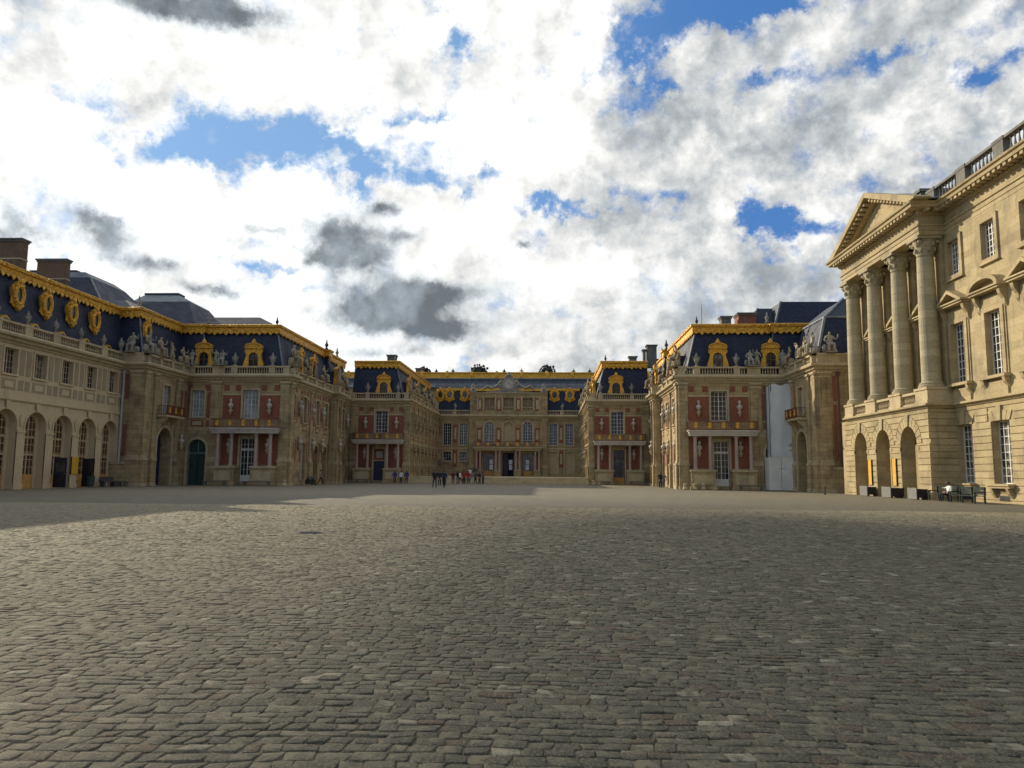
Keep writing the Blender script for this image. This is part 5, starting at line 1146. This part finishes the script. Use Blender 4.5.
# ------------------------------------------------------------------ people
PG = 'visitors in the court'
P = [('walk', -11.5, 77.3, .3, 'black', 'jeans', 'person in black jacket and dark trousers, left of the pair walking nearest the camera', None, 1.82),
     ('walk', -10.6, 77.7, -.2, 'navy', 'black', 'person in dark jacket, right of the pair walking nearest the camera', 'cloth_black', 1.80),
     ('stand', -12.6, 88.6, .6, 'black', 'black', 'person all in black just behind the walking pair', None, 1.78),
     ('walk', -12.9, 95.6, 2.6, 'white', 'jeans', 'person in pale top walking behind the dark-clad pair', None, 1.74),
     ('stand', -13.0, 104.2, .4, 'maroon', 'black', 'person in maroon coat at the left edge of the crowd', None, 1.75),
     ('arms_up', -12.4, 104.6, 2.9, 'black', 'grey', 'person in black raising both hands at the left of the crowd', None, 1.8),
     ('walk', -12.0, 103.9, 1.2, 'white', 'black', 'person in white top and black trousers in the crowd', None, 1.72),
     ('stand', -11.5, 104.3, .1, 'red', 'black', 'person in bright red jacket at the crowd centre, left of another in red', 'cloth_navy', 1.8),
     ('stand', -10.95, 104.5, -.3, 'red', 'jeans', 'person in bright red jacket at the crowd centre, right of another in red', None, 1.78),
     ('arms_up', -10.5, 105.4, 3.0, 'tan', 'white', 'person in tan top with raised arms right of the red jackets', None, 1.75),
     ('walk', -10.0, 104.8, -1.0, 'olive', 'black', 'person in olive jacket near the right of the crowd', 'cloth_black', 1.8),
     ('stand', -9.5, 105.3, .9, 'maroon', 'black', 'person in dark maroon top at the right edge of the crowd', None, 1.75),
     ('stand', -9.1, 106.2, 2.2, 'grey', 'navy', 'person in grey top and navy trousers behind the crowd edge', None, 1.7),
     ('stand', -12.1, 109.2, .2, 'black', 'black', 'person in black standing up on the first step behind the crowd', None, 1.8),
     ('stand', -11.3, 109.6, -.2, 'white', 'grey', 'person in white shirt standing up on the steps behind the crowd', None, 1.8),
     ('stand', -10.5, 109.9, .3, 'green', 'black', 'person in dark green coat standing up on the steps behind the crowd', None, 1.82),
     ('stand', 12.6, 88.6, .5, 'black', 'black', 'person in black coat close to the outer right court wall', None, 1.82),
     ('walk', 13.2, 90.0, -.6, 'grey', 'jeans', 'person in grey top behind the one in black by the right court wall', None, 1.7),
     ('stand', -21.0, 104.4, .2, 'cobalt', 'navy', 'person in deep blue left of three outside the navy doorway', None, 1.75),
     ('stand', -20.2, 104.8, -.2, 'white', 'navy', 'person in white top between two in deep blue by the navy doorway', None, 1.72),
     ('stand', -19.4, 104.6, .4, 'cobalt', 'navy', 'person in deep blue right of three outside the navy doorway', None, 1.78),
     ('walk', -26.4, 88.3, 1.6, 'tan', 'maroon', 'person in tan top passing the covered cart on the left', None, 1.75)]
for pose, x, y, rz, top, legs, lb, bag, h in P:
    z = 0 if y < 109 or abs(x+7) > 13 else .18*(1+int((y-109.0)/.38))
    person(pose, (x, y, z), rz, top, legs, lb, 'person', PG, h, 'hair', bag)

# ------------------------------------------------------------------ ground
import numpy as np
def paving_colour(t, P, tone):
    """weathered sandstone setts: grey-green to ochre, with a paler sandy tone far off and painted-in cloud shade"""
    n1 = t.noise(P, 9.0, 6, .7); n2 = t.noise(P, 45.0, 4, .7); big = t.noise(P, .09, 4, .6); mid = t.noise(P, .5, 5, .65)
    col = t.mix(t.ramp(tone, 0, 1), (.095, .090, .066), (.26, .23, .155))
    col = t.mix(t.ramp(tone, .84, .96), col, (.40, .36, .26)); col = t.mix(t.ramp(tone, .14, .06), col, (.15, .105, .072))
    col = t.mix(t.math('MULTIPLY', t.ramp(n1, .42, .60), .75), col, (.07, .066, .05)); col = t.mix(t.math('MULTIPLY', t.ramp(n2, .50, .62), .6), col, (.31, .265, .165))
    x, y, z = t.xyz(P)
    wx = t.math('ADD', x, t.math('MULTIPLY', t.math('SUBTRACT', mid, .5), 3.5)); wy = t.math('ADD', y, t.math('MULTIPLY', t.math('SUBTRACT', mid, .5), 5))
    # painted-in cloud shade: dark patch in the middle and right of the court
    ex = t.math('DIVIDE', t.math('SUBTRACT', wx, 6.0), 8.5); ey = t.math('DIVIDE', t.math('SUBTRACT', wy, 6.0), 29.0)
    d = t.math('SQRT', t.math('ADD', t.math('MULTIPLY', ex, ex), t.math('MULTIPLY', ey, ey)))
    shade_patch = t.ramp(d, 1.12, .80)
    col = t.mix(t.math('MULTIPLY', shade_patch, .5), col, t.mix(1.0, col, (.42, .46, .46), 'MULTIPLY'))
    # paler sandy tone in the far court
    far_tone = t.math('MULTIPLY', t.ramp(t.math('ADD', wy, t.math('MULTIPLY', t.math('SUBTRACT', big, .5), 34)), 22, 44), .55)
    col = t.mix(far_tone, col, (.30, .255, .165))
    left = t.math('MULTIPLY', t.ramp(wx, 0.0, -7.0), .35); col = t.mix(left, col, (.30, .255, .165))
    return col, n1, n2
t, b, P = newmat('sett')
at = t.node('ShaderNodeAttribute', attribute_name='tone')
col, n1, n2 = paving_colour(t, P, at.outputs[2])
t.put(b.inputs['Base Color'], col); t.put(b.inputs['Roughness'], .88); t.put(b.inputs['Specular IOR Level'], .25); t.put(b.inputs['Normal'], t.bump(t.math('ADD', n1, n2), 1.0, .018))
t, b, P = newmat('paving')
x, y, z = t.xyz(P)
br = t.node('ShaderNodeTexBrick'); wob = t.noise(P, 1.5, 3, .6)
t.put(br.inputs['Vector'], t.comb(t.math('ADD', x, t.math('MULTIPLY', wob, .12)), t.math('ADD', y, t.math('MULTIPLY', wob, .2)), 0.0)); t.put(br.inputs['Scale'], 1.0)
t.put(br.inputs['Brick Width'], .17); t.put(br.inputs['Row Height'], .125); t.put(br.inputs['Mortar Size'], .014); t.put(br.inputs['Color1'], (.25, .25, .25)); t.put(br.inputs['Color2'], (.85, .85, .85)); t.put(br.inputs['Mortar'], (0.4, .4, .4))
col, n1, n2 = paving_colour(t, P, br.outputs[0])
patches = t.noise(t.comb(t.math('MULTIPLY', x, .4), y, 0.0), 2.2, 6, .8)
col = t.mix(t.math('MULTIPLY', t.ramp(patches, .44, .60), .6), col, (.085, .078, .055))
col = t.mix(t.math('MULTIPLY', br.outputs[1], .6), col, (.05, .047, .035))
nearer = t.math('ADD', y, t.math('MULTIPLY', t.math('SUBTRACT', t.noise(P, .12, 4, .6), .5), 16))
col = t.mix(1.0, col, t.mix(t.ramp(nearer, 34, 62), (.60, .59, .58), (1.0, 1.0, 1.0)), 'MULTIPLY')     # painted-in shade of the sett joints, fading out towards the palace
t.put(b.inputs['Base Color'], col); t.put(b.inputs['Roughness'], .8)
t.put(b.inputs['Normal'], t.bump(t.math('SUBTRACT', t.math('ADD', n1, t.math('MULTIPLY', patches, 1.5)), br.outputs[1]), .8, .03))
t, b, P = newmat('joint_sand')
n1 = t.noise(P, 20, 5, .7); t.put(b.inputs['Base Color'], t.mix(n1, (.06, .052, .035), (.22, .19, .12))); t.put(b.inputs['Roughness'], .95); t.put(b.inputs['Normal'], t.bump(n1, .7, .02))
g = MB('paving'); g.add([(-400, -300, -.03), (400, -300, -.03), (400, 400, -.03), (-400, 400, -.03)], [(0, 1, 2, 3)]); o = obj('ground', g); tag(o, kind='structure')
rng = np.random.default_rng(11)
Y0, Y1 = 3.0, 36.0
vs, fs, tone = [], [], []
y = Y0; row = 0
VB = []; TB = []; nst = 0
while y < Y1:
    far = y > 16
    rh = rng.uniform(.105, .145); half = .74*y+1.8; x = -half-rng.uniform(0, .3)
    widths = rng.choice([.12, .145, .17, .2, .25], int(2*half/.12)+20, p=[.2, .25, .25, .2, .1])*rng.uniform(.92, 1.08, int(2*half/.12)+20); xs = x+np.concatenate([[0], np.cumsum(widths)]); xs = xs[xs < half]
    a = xs[:-1]; c = xs[1:]; n = len(a)
    gap = .008
    wobf = lambda q: .06*np.sin(q*.31+y*.12)+.04*np.sin(q*.83+y*.4)+.022*np.sin(q*2.3+y*.9)
    j = lambda s_: rng.uniform(-s_, s_, n)
    h = rng.normal(0, .0022, n); tx = rng.normal(0, .0028, n); ty = rng.normal(0, .0024, n)
    x0 = a+gap/2+j(.009); x1 = c-gap/2+j(.009); y0 = y+gap/2+wobf(a)+j(.009); y1 = y+rh-gap/2+wobf(a)+j(.007); y0b = y+gap/2+wobf(c)+j(.007); y1b = y+rh-gap/2+wobf(c)+j(.007)
    sk = j(.016)
    def ring(inset, zz, tilt=1.0):
        return np.stack([np.stack([x0+inset+sk, y0+inset, zz+(h-tx-ty)*tilt], 1), np.stack([x1-inset+sk, y0b+inset, zz+(h+tx-ty)*tilt], 1), np.stack([x1-inset-sk, y1b-inset, zz+(h+tx+ty)*tilt], 1), np.stack([x0+inset-sk, y1-inset, zz+(h-tx+ty)*tilt], 1)], 1)
    R3 = np.concatenate([ring(.009, 0.0), ring(.002, -.0035), ring(-.002, -.03, 0)], 1)      # n,12,3
    VB.append(R3.reshape(-1, 3)); tn = np.clip(rng.normal(.45, .22, n), 0, 1); TB.append(np.repeat(tn, 12)); nst += n
    y += rh; row += 1
V = np.concatenate(VB); T = np.concatenate(TB)
q = [(0, 1, 2, 3)]+[(4+i, 4+(i+1) % 4, (i+1) % 4, i) for i in range(4)]+[(8+i, 8+(i+1) % 4, 4+(i+1) % 4, 4+i) for i in range(4)]
Q = (np.array(q)[None]+(np.arange(nst)*12)[:, None, None]).reshape(-1)
nv = len(V); bed = np.array([(-.74*Y0-3, Y0-.3, -.012), (.74*Y0+4, Y0-.3, -.012), (.74*Y1+4, Y1, -.012), (-.74*Y1-4, Y1, -.012)])
V = np.concatenate([V, bed]); T = np.concatenate([T, np.zeros(4)]); Q = np.concatenate([Q, [nv, nv+1, nv+2, nv+3]])
me = bpy.data.meshes.new('cobbled_paving'); me.vertices.add(len(V)); me.vertices.foreach_set('co', V.astype(np.float32).ravel())
nf = len(Q)//4; me.loops.add(len(Q)); me.loops.foreach_set('vertex_index', Q.astype(np.int32)); me.polygons.add(nf); me.polygons.foreach_set('loop_start', np.arange(0, nf*4, 4, dtype=np.int32))
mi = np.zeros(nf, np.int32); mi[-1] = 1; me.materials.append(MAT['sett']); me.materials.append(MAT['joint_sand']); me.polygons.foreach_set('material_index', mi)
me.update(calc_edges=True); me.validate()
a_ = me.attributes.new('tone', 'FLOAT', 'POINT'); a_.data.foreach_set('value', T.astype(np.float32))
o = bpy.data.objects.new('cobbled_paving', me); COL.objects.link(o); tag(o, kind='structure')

# ------------------------------------------------------------------ sky, sun, camera
SUN_AZ, SUN_EL = -46.0, 24.0
BLUE = [(-0.497, 0.371, 0.073, 0.021, 0.8), (-0.412, 0.395, 0.076, 0.028, 0.9), (-0.333, 0.415, 0.052, 0.026, 1.0), (-0.215, 0.375, 0.073, 0.017, 0.8), (-0.268, 0.4, 0.033, 0.012, 0.6), (-0.177, 0.444, 0.047, 0.009, 0.6), (-0.131, 0.529, 0.033, 0.024, 0.8), (-0.108, 0.361, 0.047, 0.01, 0.7), (0.014, 0.347, 0.038, 0.011, 1.0), (0.054, 0.333, 0.027, 0.008, 0.7), (0.289, 0.308, 0.041, 0.016, 1.2), (0.189, 0.554, 0.101, 0.023, 1.2), (0.292, 0.549, 0.066, 0.013, 0.9), (0.129, 0.519, 0.041, 0.031, 0.9), (0.142, 0.48, 0.022, 0.017, 0.8), (0.276, 0.461, 0.029, 0.012, 0.7), (0.095, 0.454, 0.041, 0.015, 0.4), (0.434, 0.465, 0.037, 0.013, 0.8), (0.505, 0.419, 0.03, 0.015, 0.9), (0.541, 0.443, 0.023, 0.01, 0.6), (0.391, 0.389, 0.037, 0.011, 0.4), (0.198, 0.354, 0.052, 0.012, 0.4), (0.342, 0.293, 0.043, 0.011, 0.5), (0.12, 0.359, 0.033, 0.011, 0.5), (-0.445, 0.261, 0.037, 0.006, 0.5), (-0.369, 0.262, 0.025, 0.006, 0.5), (-0.149, 0.408, 0.03, 0.01, 0.5), (-0.014, 0.486, 0.025, 0.01, 0.4), (-0.596, 0.282, 0.023, 0.022, 0.3)]
DARK = [(-0.655, 0.28, 0.035, 0.025, 0.6), (-0.50, 0.240, 0.045, 0.012, 0.45), (-0.545, 0.285, 0.03, 0.012, 0.5), (-0.258, 0.286, 0.062, 0.034, 1.25), (-0.31, 0.262, 0.03, 0.010, 0.5), (-0.19, 0.222, 0.085, 0.022, 1.05), (-0.255, 0.192, 0.07, 0.019, 1.0), (-0.130, 0.185, 0.06, 0.014, 0.85), (-0.196, 0.150, 0.12, 0.010, 0.6), (-0.544, 0.262, 0.035, 0.016, 0.7), (-0.51, 0.23, 0.048, 0.014, 0.7), (-0.577, 0.285, 0.026, 0.011, 0.5), (-0.437, 0.214, 0.032, 0.01, 0.9), (-0.635, 0.253, 0.027, 0.024, 0.7), (-0.508, 0.525, 0.137, 0.017, 1.0), (-0.612, 0.489, 0.094, 0.014, 0.6), (-0.41, 0.475, 0.051, 0.008, 0.35), (-0.214, 0.336, 0.021, 0.009, 0.9), (-0.379, 0.299, 0.03, 0.005, 0.6), (-0.18, 0.307, 0.04, 0.008, 0.5), (-0.029, 0.296, 0.013, 0.008, 0.8), (-0.106, 0.236, 0.066, 0.013, 0.35), (0.131, 0.203, 0.209, 0.038, 0.35), (0.014, 0.269, 0.107, 0.026, 0.25), (-0.402, 0.535, 0.078, 0.011, 0.5)]
wd = bpy.data.worlds.new('World'); scn.world = wd; wd.use_nodes = True
t = NT(wd.node_tree); t.n.clear(); out = t.node('ShaderNodeOutputWorld'); bg = t.node('ShaderNodeBackground'); t.l.new(bg.outputs[0], out.inputs[0]); bg.inputs[1].default_value = .1
sky = t.node('ShaderNodeTexSky', sky_type='NISHITA'); sky.sun_disc = False; sky.sun_elevation = math.radians(SUN_EL); sky.sun_rotation = math.radians(SUN_AZ % 360); sky.air_density = 1.0; sky.dust_density = .6; sky.ozone_density = 2.5
D = t.node('ShaderNodeTexCoord').outputs['Generated']
x, y, z = t.xyz(D)
az = t.math('ARCTAN2', x, y); el = t.math('ARCSINE', t.math('MAXIMUM', t.math('MINIMUM', z, 1.0), -1.0))
zz = t.math('ADD', t.math('MAXIMUM', z, 0.0), .16)
cp = t.comb(t.math('DIVIDE', x, zz), t.math('DIVIDE', y, zz), 0.0)          # a cloud deck seen in perspective
big = t.noise(cp, 1.25, 8, .60, .25); fine = t.noise(cp, 3.6, 8, .62, .3); puff = t.noise(D, 16.0, 7, .60, .15); wisp = t.noise(D, 7.0, 8, .62, .3)
w1 = t.noise(D, 11.0, 9, .68, 0, True); wx, wy, wz = t.xyz(w1)
azw = t.math('ADD', az, t.math('MULTIPLY', t.math('SUBTRACT', wx, .5), .20)); elw = t.math('ADD', el, t.math('MULTIPLY', t.math('SUBTRACT', wy, .5), .12))
def field(L):
    tot = None
    for a, e, sa, se, amp in L:
        u = t.math('DIVIDE', t.math('SUBTRACT', azw, a), sa); v = t.math('DIVIDE', t.math('SUBTRACT', elw, e), se)
        r = t.math('ADD', t.math('MULTIPLY', u, u), t.math('MULTIPLY', v, v))
        g_ = t.math('MULTIPLY', t.math('EXPONENT', t.math('MULTIPLY', r, -.8)), amp)
        tot = g_ if tot is None else t.math('ADD', tot, g_)
    return tot
bl_ = field(BLUE)
azw = t.math('ADD', az, t.math('MULTIPLY', t.math('SUBTRACT', wx, .5), .10)); elw = t.math('ADD', el, t.math('MULTIPLY', t.math('SUBTRACT', wy, .5), .06)); dk = field(DARK)
rightness = t.ramp(az, -.30, .35)
behind = t.ramp(t.math('ABSOLUTE', az), .85, 1.5)
def relief(vec, scale, det, off, rough=.6):
    a = t.noise(vec, scale, det, rough, .2); v = t.node('ShaderNodeVectorMath', operation='ADD'); t.put(v.inputs[0], vec); t.put(v.inputs[1], off)
    return t.math('SUBTRACT', a, t.noise(v.outputs[0], scale, det, rough, .2))
rel = t.math('ADD', t.math('MULTIPLY', relief(D, 9.0, 6, (-.035, .01, .022)), 1.5), t.math('MULTIPLY', relief(D, 22.0, 6, (-.012, .004, .010)), 1.2))
vor = t.node('ShaderNodeTexVoronoi', feature='SMOOTH_F1'); dv_ = t.node('ShaderNodeVectorMath', operation='ADD'); t.put(dv_.inputs[0], t.comb(x, y, t.math('MULTIPLY', z, 1.5)))
sc_ = t.node('ShaderNodeVectorMath', operation='SCALE'); t.put(sc_.inputs[0], w1); sc_.inputs['Scale'].default_value = .16; t.put(dv_.inputs[1], sc_.outputs[0])
t.put(vor.inputs['Vector'], dv_.outputs[0]); t.put(vor.inputs['Scale'], 9.0); t.put(vor.inputs['Detail'], 2.5); t.put(vor.inputs['Roughness'], .6); t.put(vor.inputs['Smoothness'], .5)
billow = t.math('MULTIPLY', t.math('SUBTRACT', .80, vor.outputs['Distance']), 1.0)
tex = t.math('ADD', t.math('ADD', billow, t.math('MULTIPLY', rel, -1.3)), t.math('ADD', t.math('MULTIPLY', t.math('SUBTRACT', puff, .5), 1.5), t.math('ADD', t.math('MULTIPLY', t.math('SUBTRACT', big, .5), 1.5), t.math('MULTIPLY', t.math('SUBTRACT', wisp, .5), 1.2))))
# how much of the blue shows
hole = t.math('ADD', t.math('MULTIPLY', bl_, .95), t.math('MULTIPLY', t.math('SUBTRACT', fine, .52), 1.3))
hole = t.math('ADD', hole, t.math('MULTIPLY', t.math('SUBTRACT', puff, .5), 2.0)); hole = t.math('ADD', hole, t.math('MULTIPLY', t.math('SUBTRACT', t.noise(D, 34.0, 6, .65), .5), 1.2))
hole = t.math('SUBTRACT', hole, t.math('MULTIPLY', billow, .5)); hole = t.math('ADD', hole, t.math('MULTIPLY', behind, .45))
hole = t.ramp(hole, .22, 1.0)
# cloud brightness: bright and burnt out towards the sun, broken greys away from it
base = t.ramp(rightness, 0, 1, 1.14, .74)
amp = t.ramp(rightness, 0, 1, .45, .55)
br_ = t.math('ADD', base, t.math('MULTIPLY', tex, amp))
low = t.ramp(el, .26, .10); br_ = t.math('SUBTRACT', br_, t.math('MULTIPLY', low, t.ramp(az, -.35, .0, .0, .18)))
br_ = t.math('MULTIPLY', t.ramp(br_, .0, 1.45, .40, 1.3), t.ramp(behind, 0, 1, 1.0, .72))
tint = t.mix(t.ramp(br_, .3, .95), (.84, .93, 1.0), (1.0, 1.0, .975))
cloud = t.mix(1.0, tint, t.comb(br_, br_, br_), 'MULTIPLY')
dkm = t.ramp(t.math('ADD', t.math('ADD', dk, t.math('MULTIPLY', t.math('SUBTRACT', puff, .5), 1.5)), t.math('MULTIPLY', t.math('SUBTRACT', wisp, .5), 1.5)), .20, 1.05)
dv = t.math('ADD', .25, t.math('MULTIPLY', t.math('SUBTRACT', 1.0, dkm), .55)); dv = t.math('MAXIMUM', t.math('SUBTRACT', t.math('ADD', dv, t.math('MULTIPLY', t.math('SUBTRACT', wisp, .5), .35)), t.math('MULTIPLY', rel, .45)), .16)
cloud = t.mix(t.math('MULTIPLY', dkm, .95), cloud, t.mix(1.0, (.80, .95, 1.08), t.comb(dv, dv, dv), 'MULTIPLY'))
blue = t.mix(.75, t.mix(1.0, sky.outputs[0], (.55, .80, 1.15), 'MULTIPLY'), t.mix(t.ramp(rightness, 0, 1), (2.6, 4.7, 7.6), (.8, 2.3, 5.6)))
cl10 = t.mix(1.0, cloud, (10., 10., 10.), 'MULTIPLY')
for n_ in t.n:
    if n_.bl_idname == 'ShaderNodeMix': n_.clamp_result = False; n_.clamp_factor = True
fin = t.mix(t.math('MULTIPLY', hole, t.math('SUBTRACT', 1.0, t.math('MULTIPLY', dkm, .9))), cl10, blue)
fin = t.mix(t.ramp(el, .0, -.05), fin, (1.2, 1.1, .9))
t.l.new(fin, bg.inputs[0])
try: wd.cycles.sampling_method = 'MANUAL'; wd.cycles.sample_map_resolution = 1024
except Exception: pass

sl = bpy.data.lights.new('sun', 'SUN'); sl.energy = 5.0; sl.angle = math.radians(.5); sl.color = (1.0, .87, .66)
so = bpy.data.objects.new('sun', sl); COL.objects.link(so)
a_, e_ = math.radians(SUN_AZ), math.radians(SUN_EL); sd = Vector((math.sin(a_)*math.cos(e_), math.cos(a_)*math.cos(e_), math.sin(e_)))
so.rotation_euler = sd.to_track_quat('Z', 'Y').to_euler(); so.location = sd*200

shade_cloud = MB('shade_cloud_white'); rr = random.Random(21); cc = Vector((7.0, 14.0, 0))+sd*1500
for i in range(46):
    a = rr.uniform(0, 2*PI); q_ = math.sqrt(rr.uniform(0, 1)); shade_cloud.blob((cc.x+q_*math.cos(a)*8.5, cc.y+q_*math.sin(a)*20, cc.z+rr.uniform(-.6, .6)), rr.uniform(2.0, 3.6), rr.uniform(2.6, 4.6), rr.uniform(.7, 1.3), None, 6, .12)
o = solo('cloud', shade_cloud, tuple(cc), None, None, None, True); tag(o, kind='stuff')  # added cloud out of view, sized and placed to shade the near setts
cam = bpy.data.cameras.new('camera'); co = bpy.data.objects.new('camera', cam); COL.objects.link(co)
cam.sensor_fit = 'HORIZONTAL'; cam.sensor_width = 36.0; cam.lens = 36.0*768/1024; cam.clip_start = .1; cam.clip_end = 2000
R3 = Matrix(((0.99880949542748, -0.0025239005834691852, 0.04871572405001876), (0.04810414748169478, -0.11483067283268156, -0.9922196871519183), (0.00809832321753845, 0.9933818734517956, -0.11457255630573913)))
cam.clip_end = 4000; co.matrix_world = Matrix.Translation((0, 0, EYE)) @ R3.to_4x4()
scn.camera = co
scn.view_settings.view_transform = 'Standard'; scn.view_settings.look = 'None'; scn.view_settings.exposure = 0.0; scn.view_settings.gamma = 1.0; scn.view_settings.use_curve_mapping = False
scn.render.engine = 'CYCLES'; scn.cycles.max_bounces = 4; scn.cycles.diffuse_bounces = 3; scn.cycles.use_denoising = True; scn.cycles.use_adaptive_sampling = True; scn.cycles.adaptive_threshold = .025
